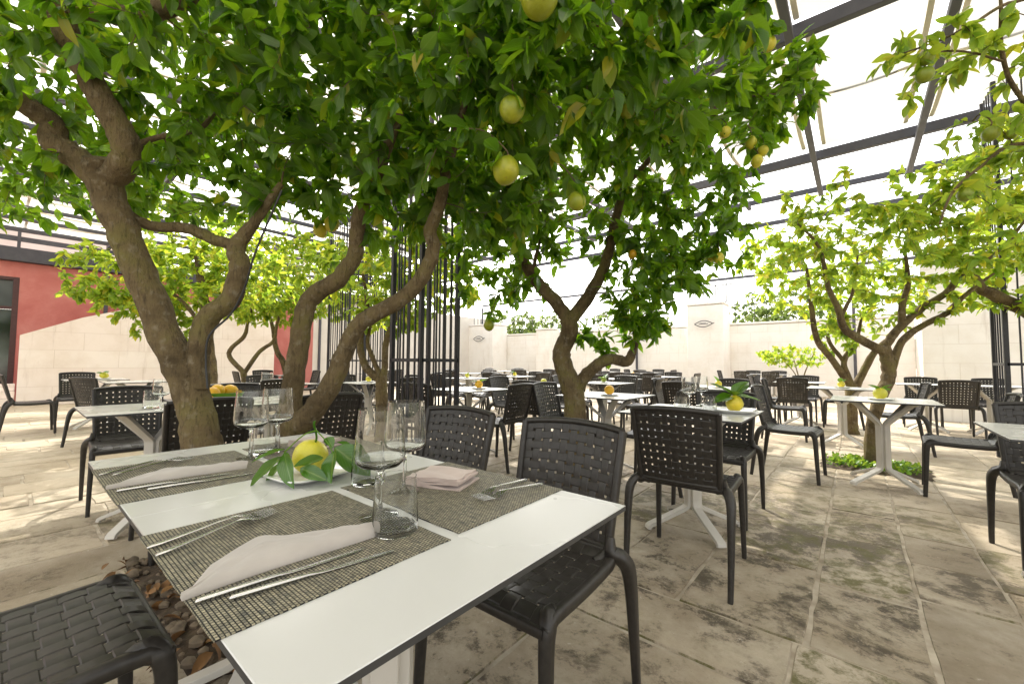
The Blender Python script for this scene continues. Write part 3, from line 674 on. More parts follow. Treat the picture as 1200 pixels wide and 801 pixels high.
# trees beyond the wall
for i, (px, d, zc, rx, rz, lab) in enumerate([(600, 30, 3.7, 2.6, 1.3, 'dark olive tree beyond the wall, behind the left emblem pillar'), (740, 24, 3.3, 2.4, 1.2, 'green tree beyond the wall between the two left pillars'),
                              (905, 22, 3.8, 2.6, 1.3, 'grey-green olive tree beyond the wall right of the emblem pillar'), (650, 36, 4.2, 3.2, 1.6, 'rounded tree farthest beyond the wall at mid courtyard'), (480, 30, 4.6, 3.2, 1.8, 'tree beyond the wall seen through the lattice column')]):
    p = P(px, 424, d)
    grow_tree('background_tree', lab, [([Vector((p.x, p.y, -.1)), Vector((p.x+.1, p.y, 1.5)), Vector((p.x, p.y+.2, zc-.2))], [.2, .16, .1])], [((p.x, p.y, zc), (rx, rx, rz), 1), ((p.x+.8, p.y, zc-.6), (rx*.8, rx*.8, rz*.8), .6)], 230, M['leafbg'], .22, 16)

# ground cover in the right-hand bed
b = MB(); n = 900
pos = np.column_stack([.12+rng.uniform(-.42, .42, n)*rng.uniform(.5, 1, n), 5.62+rng.uniform(-.30, .30, n)*rng.uniform(.5, 1, n), rng.uniform(.01, .06, n)])
dirs = rng.normal(0, .7, (n, 3)); dirs[:, 2] = np.abs(dirs[:, 2])+.3
o = leaf_mesh('ground_cover', pos, dirs, rng.uniform(.02, .055, n), M['leafherb'], wr=.7); tag(o, 'low bright green plants covering the soil bed under the right-hand table', 'ground cover', kind='stuff')
n = 130
pos = np.column_stack([-2.2+rng.uniform(-.7, .7, n), .64+rng.uniform(-.3, .3, n), rng.uniform(.03, .06, n)])
dirs = rng.normal(0, 1, (n, 3)); dirs[:, 2] *= .2
o = leaf_mesh('fallen_leaves', pos, dirs, rng.uniform(.04, .09, n), M['deadleaf'], wr=.5); tag(o, 'dry brown leaves lying on the stones under the foreground table', 'fallen leaves', kind='stuff')

# ------------------------------------------------------------------ chair
RSEC = [(1, .45), (.7, .8), (-.7, .8), (-1, .45), (-1, -.45), (-.7, -.8), (.7, -.8), (1, -.45)]
def weave(b, surf, ns, nt_, ws, wt, A, th, sub=4):
    def strip(fn, count, wfrac, steps, sgn0):
        pass
    def ribbon(center, side_dir_pts):
        pass
    def run(i, vertical):
        n_ = nt_ if vertical else ns; K = n_*sub; vs = []
        for k in range(K+1):
            q = k/K; h = A*math.cos(PI*(q*n_-.5))*(-1)**i
            h = (h if vertical else -h)
            # flatten the wave a little
            h = math.copysign(min(abs(h)*1.25, A), h)
            c0 = (i+.5)/(ns if vertical else nt_); wd = ws if vertical else wt
            for (e, hh) in ((-1, 0), (-.82, .5), (.82, .5), (1, 0), (.82, -.5), (-.82, -.5)):
                if vertical: s_, t_ = c0+e*wd/2/ns, q
                else: s_, t_ = q, c0+e*wd/2/nt_
                p, nn = surf(s_, t_); vs.append(p+nn*(h+hh*th))
        fs = []
        for k in range(K):
            for j in range(6):
                j2 = (j+1) % 6; fs.append((k*6+j, k*6+j2, k*6+6+j2, k*6+6+j))
        fs.append(tuple(range(5, -1, -1))); fs.append(tuple(range(K*6, K*6+6)))
        b.add(vs, fs)
    for i in range(ns): run(i, True)
    for j in range(nt_): run(j, False)
def nrm(f, s_, t_):
    e = .004; a = f(s_+e, t_)-f(s_-e, t_); b_ = f(s_, t_+e)-f(s_, t_-e); return a.cross(b_).normalized()
def back_f(s_, t_):
    q = 2*s_-1; W = .372+.030*t_
    return Vector((q*W/2, -.185-.085*t_-.034*(1-q*q)*(.5+.5*t_), .462+.355*t_+.012*(1-q*q)*t_))
def seat_f(s_, t_):
    q = 2*s_-1; y = -.185+.405*t_
    z = .447-.014*math.sin(PI*min(1, t_*1.05))*(1-.5*q*q)-.004
    if t_ > .86: z -= (t_-.86)**2*1.1
    if t_ < .12: z += (.12-t_)**2*1.2
    return Vector((q*(.205+.012*t_), y, z))
def make_chair():
    root = thing('woven_chair', 'x', 'chair')
    b = MB(); weave(b, lambda s_, t_: (seat_f(s_, t_), nrm(seat_f, s_, t_)), 9, 9, .90, .91, .0016, .0050)
    b.build('seat', M['resin'], root, sharp=26)
    b = MB(); weave(b, lambda s_, t_: (back_f(s_, t_), nrm(back_f, s_, t_)), 11, 10, .77, .77, .0013, .0034)
    b.build('backrest', M['resin'], root, sharp=26)
    # frame of the back: two posts and the rolled top rail
    b = MB()
    for sx in (0, 1):
        pts = [Vector(((.165 if sx else -.165), -.13, .432)), Vector(((.180 if sx else -.180), -.165, .445))]+[back_f(sx, t/8) for t in range(9)]
        b.sweep(catmull(pts, 2), [.016]+[.014]*(2*len(pts)-2), sec=RSEC, upv=(0, 1, .2))
    b.sweep([back_f(i/12, 1.0) for i in range(13)], .0125, 8)
    b.sweep([back_f(i/12, 0.0) for i in range(13)], .010, 8)
    b.build('back_frame', M['resin'], root, sharp=60)
    b = MB()
    for sx in (0, 1):
        b.sweep([seat_f(sx, t/10)-Vector((0, 0, .012)) for t in range(11)], [.017]*11, sec=RSEC, upv=(0, 0, 1))
    b.sweep([seat_f(i/10, 1)-Vector((0, 0, .011)) for i in range(11)], .014, sec=RSEC, upv=(0, 0, 1))
    b.sweep([seat_f(i/10, 0)-Vector((0, 0, .011)) for i in range(11)], .014, sec=RSEC, upv=(0, 0, 1))
    b.build('seat_frame', M['resin'], root, sharp=60)
    for sx in (-1, 1):
        b = MB()
        pts = [(sx*.226, .232, 0), (sx*.223, .222, .2), (sx*.219, .215, .36), (sx*.216, .205, .415), (sx*.205, .185, .438), (sx*.2, .15, .430)]
        cp = catmull(pts, 4); b.sweep(cp, lerpl([.0135, .016, .0185, .021, .019, .012], len(cp)), sec=RSEC, upv=(0, 1, .01))
        b.build('leg', M['resin'], root, sharp=60)
        b = MB()
        pts = [(sx*.236, -.285, 0), (sx*.238, -.262, .16), (sx*.238, -.243, .31), (sx*.236, -.222, .40), (sx*.222, -.195, .440), (sx*.204, -.168, .462), (sx*.199, -.178, .50)]
        cp = catmull(pts, 4); b.sweep(cp, lerpl([.0135, .016, .0195, .023, .024, .020, .012], len(cp)), sec=RSEC, upv=(0, 1, .01))
        b.build('leg', M['resin'], root, sharp=60)
    return root
chair0 = make_chair(); chair_kids = children(chair0); chair_used = [False]
def chair(x, y, rz, label):
    if not chair_used[0]:
        chair_used[0] = True; chair0.location = (x, y, 0); chair0.rotation_euler = (0, 0, rz); chair0['label'] = label; chair0['group'] = 'dark woven chairs around the courtyard'; return chair0
    return dup(chair0, (x, y, 0), rz, label, 'dark woven chairs around the courtyard', chair_kids)

# ------------------------------------------------------------------ table
TS = .70
def make_table():
    root = thing('square_table', 'x', 'table')
    b = MB(); b.box((0, 0, .7335), (TS, TS, .0115), 0, .0012, mi=0)
    o = b.build('tabletop', [M['tabletop'], M['tabledge']], root)
    for p in o.data.polygons: p.material_index = 0 if p.normal.z > .35 else 1
    BAR = [(1, .36), (.92, .42), (-.92, .42), (-1, .36), (-1, -.36), (-.92, -.42), (.92, -.42), (1, -.36)]
    for k in range(4):
        a = PI/4+k*PI/2; dx, dy = math.cos(a), math.sin(a); b = MB()
        prof = [(.300, .012), (.296, .026), (.286, .034), (.18, .078), (.062, .128), (.044, .140), (.036, .158), (.0345, .19), (.0345, .34), (.0345, .505), (.037, .523), (.046, .537), (.15, .625), (.238, .700), (.262, .716), (.295, .7265)]
        pts = [(dx*r_, dy*r_, z) for r_, z in prof]
        b.sweep(pts, .026, sec=BAR, upv=(-dy, dx, 0)); b.build('leg', M['tableleg'], root, sharp=30)
    b = MB(); b.box((0, 0, .34), (.022, .022, .33), PI/4, .003); b.build('post', M['tableleg'], root)
    return root
table0 = make_table(); table_kids = children(table0); table_used = [False]
def table(x, y, label, rz=0):
    if not table_used[0]:
        table_used[0] = True; table0.location = (x, y, 0); table0.rotation_euler = (0, 0, rz); table0['label'] = label; table0['group'] = 'white square tables set out in the courtyard'; return table0
    return dup(table0, (x, y, 0), rz, label, 'white square tables set out in the courtyard', table_kids)

# ------------------------------------------------------------------ small things on tables
def plate_mb(r=.095):
    b = MB(); S = 36
    prof = [(.0, .004, .55), (.55, .004, .55), (.72, .006, 1), (1.0, .016, 1), (1.0, .019, 1), (.93, .0175, 1), (.70, .009, 1), (.5, .008, 1), (0.02, .008, 1)]
    vs = []; fs = []
    for (k, z, _) in [(.02, .0, 0), (.66, .0, 0), (.72, .003, 0), (1, .014, 0), (1.01, .0165, 0), (.99, .018, 0), (.74, .008, 0), (.5, .0065, 0), (.02, .0065, 0)]:
        for i in range(S):
            a = 2*PI*i/S; e = (abs(math.cos(a))**4+abs(math.sin(a))**4)**-.25
            vs.append((r*k*e*math.cos(a), r*k*e*math.sin(a), z))
    for k in range(8):
        for i in range(S): fs.append((k*S+i, k*S+(i+1) % S, k*S+S+(i+1) % S, k*S+S+i))
    b.add(vs, fs); return b
def big_leaf(name, p, d, L, wr=.52, m='leaf', parent=None, droop=.25, roll=0):
    """one finely modelled leaf"""
    d = Vector(d).normalized(); upv = Vector((0, 0, 1)); sd_ = upv.cross(d)
    if sd_.length < .1: sd_ = Vector((1, 0, 0))
    sd_.normalize(); sd_ = (Matrix.Rotation(roll, 3, d) @ sd_); n_ = d.cross(sd_); p = Vector(p)
    U, V = 12, 6; vs = []; uv = []
    for i in range(U+1):
        x = i/U; wv = wr*max(0, math.sin(PI*x**.85))**.8*.5*(1-.12*x) if 0 < x < 1 else .004
        for j in range(-V//2, V//2+1):
            y = j/(V/2)*wv; z = abs(y)*.35-droop*x*x+.012*math.sin(x*14+j)*(abs(j)/(V/2))
            vs.append(p+(d*x+sd_*y+n_*z)*L); uv.append((x, .5+j/(V)))
    fs = [(i*(V+1)+j, (i+1)*(V+1)+j, (i+1)*(V+1)+j+1, i*(V+1)+j+1) for i in range(U) for j in range(V)]
    b = MB(); b.add(vs, fs); o = b.build(name, M[m], parent, sharp=180)
    ul = o.data.uv_layers.new(name='UVMap')
    for lp in o.data.loops: ul.data[lp.index].uv = uv[lp.vertex_index]
    return o
def lemon_thing(x, y, z, r, label, fm='lemon', leaves=(), name='lemon', tilt=1.2, group=None, rz=0):
    root = thing(name, label, 'fruit', (x, y, z), rz, group)
    o = citrus_mb(r, 1.1, .14, 24).build('fruit', M[fm], root); o.location = (0, 0, r*.98); o.rotation_euler = (tilt, .2, 0)
    for (dx, dy, dz, lx, ly, lz, L) in leaves:
        big_leaf('leaf', (dx*r, dy*r, dz*r), (lx, ly, lz), L, .62, 'leafdeep', parent=root, roll=random.uniform(-.4, .4), droop=.18)
    return root
plate0 = [None]
def plate(x, y, label, rz=0, s_=1.0, z=.7395):
    if plate0[0] is None:
        o = plate_mb().build('plate', M['porcelain']); plate0[0] = o
    else:
        o = plate0[0].copy(); col.objects.link(o)
    o.location = (x, y, z); o.rotation_euler = (0, 0, rz); o.scale = (s_,)*3
    return tag(o, label, 'plate', 'white plates holding fruit')

def wine_profile(k=1):
    outer = [(.0008, .0), (.036, .0), (.0375, .0015), (.036, .003), (.015, .0055), (.0055, .012), (.004, .03), (.0038, .075), (.0050, .088), (.016, .095), (.038, .101), (.0465, .109), (.0485, .12), (.0465, .165), (.0430, .212)]
    inner = [(.0420, .212), (.0455, .165), (.0474, .12), (.0455, .1105), (.036, .1035), (.014, .0985), (.0008, .098)]
    return [(r*k, z*k) for r, z in outer+inner]
def tumbler_profile():
    outer = [(.0008, .0), (.038, .0), (.0405, .003), (.0405, .02), (.0385, .06), (.0365, .098)]
    inner = [(.0355, .098), (.0372, .06), (.0388, .02), (.0375, .010), (.03, .007), (.0008, .0065)]
    return outer+inner
glass_mesh = {}
def glass(kind, x, y, label, z=.7395, s_=1):
    if kind not in glass_mesh:
        b = MB(); b.lathe(wine_profile() if kind == 'wine' else tumbler_profile(), 48)
        b.f = b.f[:-2]; b.m = b.m[:-2]
        o = b.build('wine_glass' if kind == 'wine' else 'tumbler', M['glass'], sharp=60); glass_mesh[kind] = o
    else: o = glass_mesh[kind].copy(); col.objects.link(o)
    o.location = (x, y, z+.0006); o.scale = (s_,)*3
    return tag(o, label, 'wine glass' if kind == 'wine' else 'tumbler', 'clear wine glasses' if kind == 'wine' else 'clear water tumblers')

def loft(b, xs, wl, wr_, th, z0f, n=8):
    vs = []
    for x_, a_, c_, t_ in zip(xs, wl, wr_, th):
        z0 = z0f(x_)
        for k in range(n):
            q = 2*PI*k/n; yy = math.cos(q); vs.append((x_, (c_ if yy > 0 else a_)*yy, z0+t_/2+t_/2*math.sin(q)))
    fs = [tuple(range(n-1, -1, -1)), tuple((len(xs)-1)*n+k for k in range(n))]
    for i in range(len(xs)-1):
        for k in range(n): fs.append((i*n+k, i*n+(k+1) % n, i*n+n+(k+1) % n, i*n+n+k))
    b.add(vs, fs)
def fork_obj(x, y, z, rz, label, tilt=0):
    b = MB()
    def Z(x_): return .0008+float(np.interp(x_, [0, .03, .11, .135, .16, .20], [.0, .001, .009, .010, .002, .005]))
    xs = [0, .004, .02, .06, .10, .122, .132, .140, .148, .152]; wd = [.002, .0052, .0056, .0040, .0027, .0030, .0065, .0102, .0118, .0116]
    loft(b, xs, wd, wd, [.002, .0040, .0042, .0036, .0032, .0028, .0022, .0018, .0016, .0015], Z)
    for t in range(4):
        y0 = (-.0100+t*.00667)
        b.sweep([(x_, y0, Z(x_)+.0008) for x_ in (.148, .16, .175, .19, .201)], [.0017, .0015, .0014, .0012, .0005], 6)
    o = b.build('fork', M['steel'], sharp=60); o.location = (x, y, z); o.rotation_euler = (0, tilt, rz)
    return tag(o, label, 'fork', 'steel forks on the placemats')
def knife_obj(x, y, z, rz, label):
    b = MB(); xs = [0, .003, .008, .05, .095, .104, .112, .15, .19, .212, .222]
    wl = [.0015, .0036, .0042, .0044, .0036, .0030, .0030, .0036, .0036, .0024, .0004]; wr_ = [.0015, .0036, .0042, .0044, .0036, .0040, .0058, .0070, .0074, .0060, .001]
    loft(b, xs, wl, wr_, [.003, .0060, .0066, .0064, .0052, .0036, .0022, .0018, .0015, .0012, .0008], lambda x_: .0006)
    o = b.build('knife', M['steel'], sharp=60); o.location = (x, y, z); o.rotation_euler = (0, 0, rz)
    return tag(o, label, 'knife', 'steel knives on the placemats')
def mat_obj(x0, x1, y0, y1, label):
    """woven mat: box sheet with slightly wavy border"""
    b = MB(); cx, cy = (x0+x1)/2, (y0+y1)/2; ring = []; n = 24
    def r_(ax, ay, bx, by): return [(ax+(bx-ax)*i/n+random.uniform(-.0008, .0008)-cx, ay+(by-ay)*i/n+random.uniform(-.0008, .0008)-cy) for i in range(n)]
    ring = r_(x0, y0, x1, y0)+r_(x1, y0, x1, y1)+r_(x1, y1, x0, y1)+r_(x0, y1, x0, y0); m_ = len(ring)
    vs = [(p[0], p[1], 0) for p in ring]+[(p[0], p[1], .0016) for p in ring]
    fs = [tuple(range(m_, 2*m_)), tuple(range(m_-1, -1, -1))]+[(i, (i+1) % m_, m_+(i+1) % m_, m_+i) for i in range(m_)]
    b.add(vs, fs); o = b.build('placemat', M['placemat'], sharp=30); o.location = (cx, cy, .7396)
    return tag(o, label, 'placemat', 'grey-beige woven placemats')
def napkin_roll(x, y, rz, L, label):
    """square napkin folded into a long pointed wedge: rolled tip at the origin, straight rolled edge along +X, thin flap towards +Y"""
    b = MB(); U, V = 40, 22; vs = []
    def wid(u): return float(np.interp(u, [0, .04, .17, .35, .46, .50, .58, .8, 1.0], [.012, .020, .078, .118, .140, .138, .112, .086, .062]))
    def pt(u, v_, top=True):
        w_ = wid(u); yy = -.006+w_*v_+.004*math.sin(u*5)
        r_ = .007+.010*math.sin(min(1, u*1.6)*PI/2)
        if not top: return (u*L, yy, .0003)
        roll = r_*math.sqrt(max(0, 1-((v_-.26)/.26)**2)) if v_ < .26 else r_*(.20+.80*math.cos(min(1, (v_-.26)/.74)*PI/2)**.8)
        k = max(0, 1-abs(v_-.5)*2); roll *= 1 if v_ < .26 else 1-.35*min(1, w_/.14)*(v_-.26)
        z = roll+.0020*math.sin(u*13+v_*5)*k+.0026*math.exp(-((v_-.62+.35*u)/.05)**2)*k+.0016*math.sin(u*31-v_*9)*k
        if v_ > .98: z = .0022
        if u > .97: z *= .93
        return (u*L+.006*math.sin(v_*7)*(u > .93), yy, max(.001, z))
    us = [(i/U) for i in range(U+1)]
    for top in (True, False):
        for u in us:
            for j in range(V+1): vs.append(pt(u, (1-math.cos(j/V*PI))/2, top))
    A = (U+1)*(V+1); fs = []
    for i in range(U):
        for j in range(V):
            a = i*(V+1)+j; fs.append((a, a+V+1, a+V+2, a+1)); fs.append((A+a, A+a+1, A+a+V+2, A+a+V+1))
    for i in range(U):
        a = i*(V+1); fs.append((a, A+a, A+a+V+1, a+V+1)); a += V; fs.append((a, a+V+1, A+a+V+1, A+a))
    for j in range(V):
        a = U*(V+1)+j; fs.append((a, A+a, A+a+1, a+1)); fs.append((j, j+1, A+j+1, A+j))
    b.add(vs, fs)
    o = b.build('napkin', M['napkin'], sharp=65); o.location = (x, y, .7413); o.rotation_euler = (0, 0, rz)
    return tag(o, label, 'napkin', 'folded cloth napkins')
def napkin_stack(x, y, rz, sx, sy, label, mk='napkinpink'):
    """napkin folded flat in four, folded edge rounded"""
    b = MB(); z = 0
    for k, (a0, a1, h) in enumerate(((0, 1, .007), (.0, .97, .006), (.02, .99, .006), (.0, .95, .006))):
        U = 20; prof = []
        for i in range(U+1):
            t = i/U
            x_ = sx*(a0+(a1-a0)*t); hh = h*(1 if t > .06 else (t/.06)**.5)
            prof.append((x_, hh+.0035*math.sin(t*6+k*2)*t+.006*t*(k > 0)))
        vs = []
        for (x_, hh) in prof:
            for j in range(9):
                y_ = sy*(j/8-.5)*(1-.02*k); wob = .0018*math.sin(j*1.3+k+x_*40)
                vs.append((x_, y_+.002*math.sin(x_*60+k), z+.0005+(.006*(x_/sx)*(k > 0)))); vs.append((x_, y_+.002*math.sin(x_*60+k), z+max(.001, hh)+wob))
        fs = []
        for i in range(U):
            for j in range(8):
                a = (i*9+j)*2; c_ = ((i+1)*9+j)*2
                fs.append((a+1, c_+1, c_+3, a+3)); fs.append((a, a+2, c_+2, c_))
            a = (i*9)*2; c_ = ((i+1)*9)*2; fs.append((a, c_, c_+1, a+1)); a += 16; c_ += 16; fs.append((a, a+1, c_+1, c_))
        for j in range(8):
            a = j*2; fs.append((a, a+1, a+3, a+2)); a = (U*9+j)*2; fs.append((a, a+2, a+3, a+1))
        b.add(vs, fs); z += h*.85
    o = b.build('napkin', M[mk], sharp=60); o.location = (x, y, .7415); o.rotation_euler = (0, 0, rz)
    return tag(o, label, 'napkin', 'folded cloth napkins')

# ------------------------------------------------------------------ furniture layout
def V2(px, py, z):
    """world x,y of the point on the plane z seen at (px, py)"""
    a = P(px, py, 1.0); k = (z-CH)/(a.z-CH); return (a.x*k, a.y*k)
DIRS = {'+v': (0, 1, PI), '-v': (0, -1, 0), '+u': (1, 0, PI/2), '-u': (-1, 0, -PI/2)}
SIDE = {'+v': 'far right side', '-v': 'near left side', '+u': 'near right side', '-u': 'far left side'}
def place(x, y, desc, chairs, rz=0, top=None, side_over=None):
    table(x, y, desc[0], rz)
    for ch in chairs:
        sd_, d, off = (ch+(0, 0))[:3] if isinstance(ch, tuple) else (ch, 0, 0)
        d = d or random.uniform(.46, .56)
        dx, dy, r_ = DIRS[sd_]
        cx, cy = x+dx*d+(off if dx == 0 else 0), y+dy*d+(off if dy == 0 else 0)
        chair(cx, cy, r_+random.uniform(-.10, .10), f'woven chair, {SIDE[sd_]} of the {desc[1]}')
# foreground pair
table(-.74, .51, 'nearest white table with mat, napkin, tumbler and cutlery in the foreground')
table(-1.44, .51, 'white table joined to the far end of the nearest one, under the leaning trunk')
chair(-.80, 1.04, PI+.02, 'dark woven chair tucked under the right edge of the nearest table')
chair(-1.40, 1.06, PI+.06, 'dark woven chair behind the pink folded napkin, left of the nearest chair')
chair(-1.375, .022, .02, 'dark woven chair cut off by the lower left corner of the photo')
# middle ground
place(-.82, 2.81, ('white table with citron on plate and glasses, in the middle ground', 'middle table with citron and glasses'), [('-v', .49, .12), ('+v', .42, .04)])
place(-1.85, 3.65, ('white table with one orange, beside the middle twisted trunk', 'orange-topped table by the middle trunk'), [('-u', .45, 0), ('+u', .47, -.05)])
place(.84, 3.03, ('bare white table cut off by the right edge of the photo', 'table cut off by the right edge'), [('+v', .44, 0)])
place(.17, 4.90, ('white table with yellow fruit on a plate before the yellow-green tree', 'table in front of the yellow-green tree'), [('-u', .66, -.15), ('+u', .48, 0)])
place(-.15, 6.95, ('white table directly behind the one before the yellow-green tree', 'second table by the yellow-green tree'), [('-u', .62, .1), ('+u', .52, 0)])
place(.85, 9.35, ('left one of the two joined tables by the right stone pillar', 'left joined table by the right pillar'), [('-v', .55, .25), ('+v', .5, 0)])
place(1.55, 9.35, ('right one of the two joined tables by the right stone pillar', 'right joined table by the right pillar'), [('+v', .5, .1), ('+u', .5, 0)])
place(-.75, 8.7, ('white table just left of the slim tree with three limbs', 'table left of the slim three-limbed tree'), [('-v', .52, -.05), ('+v', .55, 0), ('-u', .5, .1), ('+u', .55, .2)])
place(-2.55, 14.4, ('left of two joined tables along the wall right of the emblem pillar', 'left joined table along the right wall'), ['-v', '+v', '-u'])
place(-1.85, 14.4, ('right of two joined tables along the wall right of the emblem pillar', 'right joined table along the right wall'), ['-v', '+v'])
place(-1.35, 5.75, ('white table partly hidden behind the wine glasses of the middle table', 'table behind the middle wine glasses'), [('-v', .55, -.2), ('+v', .5, 0), ('-u', .55, .1)])
place(-3.0, 5.85, ('white table with green fruit just behind the middle trunk', 'table right behind the middle trunk'), ['-u', '+v', ('+u', .6, 0)])
place(-3.55, 7.5, ('white table behind the stubby limb of the middle tree', 'table beyond the stubby limb'), ['-v', '+v', ('+u', .5, 0)])
place(-4.15, 9.6, ('left of two joined tables with orange fruit below the stubby limb', 'left joined table with orange'), ['-v', '+v', '-u'])
place(-3.45, 9.6, ('right of two joined tables left of the emblem pillar', 'joined table left of the emblem pillar'), ['-v', '+v', '+u'])
place(-5.3, 13.6, ('small far table at the foot of the wall left of the emblem pillar', 'far table at the wall left of the pillar'), ['-v', '+v', '-u', '+u'])
place(-6.9, 13.6, ('far table at the wall, seen just right of the middle trunk', 'far wall table right of the middle trunk'), ['-v', '+v'])
place(-3.4, 3.35, ('white table with lemon right behind the black lattice column', 'table just behind the lattice column'), [('+u', .56, -.1), ('-v', .5, 0)])
place(-3.25, 4.6, ('white table between the lattice column and the middle trunk', 'table between lattice column and middle trunk'), [('-u', .55, 0), ('+v', .55, 0), ('-v', .5, .3)])
place(-5.75, 5.6, ('white table two rows behind the lattice column, lemon on it', 'table two rows behind the lattice column'), ['-v', '+u', '+v', '-u'])
place(-5.8, 7.1, ('white table with a small yellow flower three rows behind the lattice column', 'table with flower three rows back'), ['-v', '+v', '+u', '-u'])
place(-8.2, 8.1, ('distant white table in front of the left emblem pillar', 'distant table by the left emblem pillar'), ['-v', '+v', '-u', '+u'])
place(-7.6, 10.3, ('distant white table left of the middle trunk near the wall', 'distant wall table left of middle trunk'), ['-v', '+v', '+u', '-u'])
place(-9.6, 11.2, ('farthest white table near the left end of the back wall', 'farthest table at the wall\'s left end'), ['-v', '+v', '-u'])
# left side
place(-3.55, .62, ('white table with glasses behind the leaning trunk at left', 'table with glasses behind the leaning trunk'), [('+u', .50, .10), ('-u', .64, -.02)])
place(-3.55, 1.32, ('white table with bowl of lemons between the two left trees', 'table with the bowl of lemons'), [('+u', .62, .06), ('-u', .6, 0)])
place(-9.1, .85, ('white table at far left before the sloping pale wall', 'far left table before the sloping wall'), [('-u', .55, -.15)])
chair(-9.0, .20, 0.03, 'woven chair in full side view at the far left edge of the photo')
place(-7.85, 1.15, ('white table right of the far left one before the sloping wall', 'second table before the sloping wall'), [('+v', .52, 0)])
chair(-7.23, .79, R(28), 'woven chair turned askew in front of the far left tables')
place(-5.95, 2.35, ('white table with a tumbler seen between the two left trees', 'table seen between the left trees'), [('+u', .55, -.35), ('-u', .5, 0), ('+v', .5, 0)])
place(-5.5, 3.35, ('white table with small lemon seen under the long bending limb', 'table under the long bending limb'), [('+v', .5, 0), ('-u', .5, 0), ('+u', .6, .1)])
place(-9.4, 3.6, ('distant white table near the zigzag tree', 'distant table near the zigzag tree'), ['-v', '+v', '-u'])
place(-9.6, 6.0, ('distant white table before the red wall at left', 'distant table before the red wall'), ['-v', '+v', '+u'])

# foreground setting
def loc2(px, py, z=.7395): return V2(px, py, z)
m1x0, m1x1 = -.985, -.575
MD = .335
mat_obj(-.96, -.545, .153, .153+.343, 'woven placemat nearest the camera with the long napkin on it')
mat_obj(-1.635, -1.21, .153, .153+.343, 'woven placemat at the far left corner of the foreground tables')
mat_obj(-.968, -.553, .522, .522+.342, 'woven placemat under the crossed forks and pink napkin')
mat_obj(-1.64, -1.22, .522, .522+.342, 'woven placemat partly hidden behind the citron and wine glasses')
x_, y_ = loc2(212, 704); napkin_roll(x_, y_, R(88), .275, 'long folded pale napkin on the nearest placemat, tip over the table edge')
x_, y_ = loc2(124, 574); napkin_roll(x_, y_, R(86), .285, 'long folded pale napkin on the far left placemat')
x_, y_ = loc2(489, 562); napkin_stack(x_, y_, R(20), .15, .115, 'pink napkin folded flat behind the tumblers')
x_, y_ = loc2(352, 520); napkin_stack(x_, y_, R(15), .15, .11, 'folded napkin behind the citron on the far right placemat')
def aim(p, q): return math.atan2(q[1]-p[1], q[0]-p[0])
def from_px(fn, a, b_, label, z=.7415):
    p = V2(a[0], a[1], z); q = V2(b_[0], b_[1], z); fn(p[0], p[1], z, aim(p, q), label)
from_px(fork_obj, (172, 643), (322, 598), 'inner fork of the pair on the nearest placemat', .742)
from_px(fork_obj, (182, 652), (360, 588), 'outer fork with raised tines on the nearest placemat', .7435)
from_px(knife_obj, (228, 708), (455, 634), 'knife beside the napkin on the nearest placemat', .742)
from_px(knife_obj, (268, 704), (470, 643), 'knife nearer the bare tabletop on the nearest placemat', .742)
from_px(fork_obj, (116, 557), (225, 535), 'fork on the far side of the far left placemat', .742)
from_px(fork_obj, (132, 557), (258, 531), 'fork touching the napkin on the far left placemat', .7435)
from_px(knife_obj, (136, 577), (285, 552), 'knife beside the napkin on the far left placemat', .742)
from_px(knife_obj, (172, 575), (290, 556), 'second knife near the seam on the far left placemat', .742)
from_px(fork_obj, (617, 562), (556, 585), 'upper fork of the crossed pair on the right placemat', .742)
from_px(fork_obj, (636, 567), (560, 589), 'lower fork of the crossed pair on the right placemat', .7435)
# glasses in the foreground
for k_, px, py, lab in (('tumbler', 463, 622, 'tumbler standing at the corner of the nearest placemat'), ('wine', 444, 606, 'wine glass behind the nearest tumbler'), ('wine', 474, 577, 'wine glass next to the pink napkin'), ('tumbler', 431, 566, 'tumbler behind the wine glass, next to the citron leaves'),
                        ('wine', 293, 537, 'left wine glass behind the far left placemat'), ('wine', 324, 528, 'right wine glass beside the leaning trunk'), ('tumbler', 312, 531, 'tumbler between the two far wine glasses')):
    x_, y_ = loc2(px, py); glass(k_, x_, y_, lab)
# citron on its plate
cx, cy = loc2(362, 558)
plate(cx, cy, 'white rounded plate under the large citron in the foreground', .1, 1.02)
lem = thing('citron', 'large yellow-green citron with glossy leaves on a white plate in the foreground', 'fruit', (cx, cy, .7465))
o = citrus_mb(.044, 1.06, .12, 32).build('fruit', M['lemon'], lem); o.location = (-.003, .004, .044); o.rotation_euler = (.5, .3, 0)
st = MB(); top_ = P(368, 500, 0); 
def rel(px, py, d): return P(px, py, d)-Vector((cx, cy, .7465))
cd = (Vector((cx, cy, 0)).dot(to_world(0, 1, 0)))
st.sweep(catmull([rel(368, 522, cd), rel(371, 512, cd-.01), rel(368, 497, cd-.02), rel(369, 493, cd-.02)], 4), .0028, 6)
st.sweep(catmull([rel(371, 504, cd-.02), rel(355, 510, cd-.04), rel(333, 530, cd-.06)], 4), .0016, 5)
st.sweep(catmull([rel(371, 504, cd-.02), rel(385, 520, cd-.05), rel(392, 535, cd-.07)], 4), .0016, 5)
st.build('stem', M['leafherb'], lem)
def lf(a, b_, da, db, wr=.5, roll=0, droop=.2):
    p = rel(a[0], a[1], cd+da); q = rel(b_[0], b_[1], cd+db); big_leaf('leaf', p, q-p, (q-p).length, wr, 'leafdeep', lem, droop, roll)
lf((334, 526), (294, 538), -.06, -.10, .42, .5, .1)
lf((331, 534), (290, 566), -.06, -.08, .40, .6, .15)
lf((333, 530), (340, 571), -.06, -.13, .42, .9, .1)
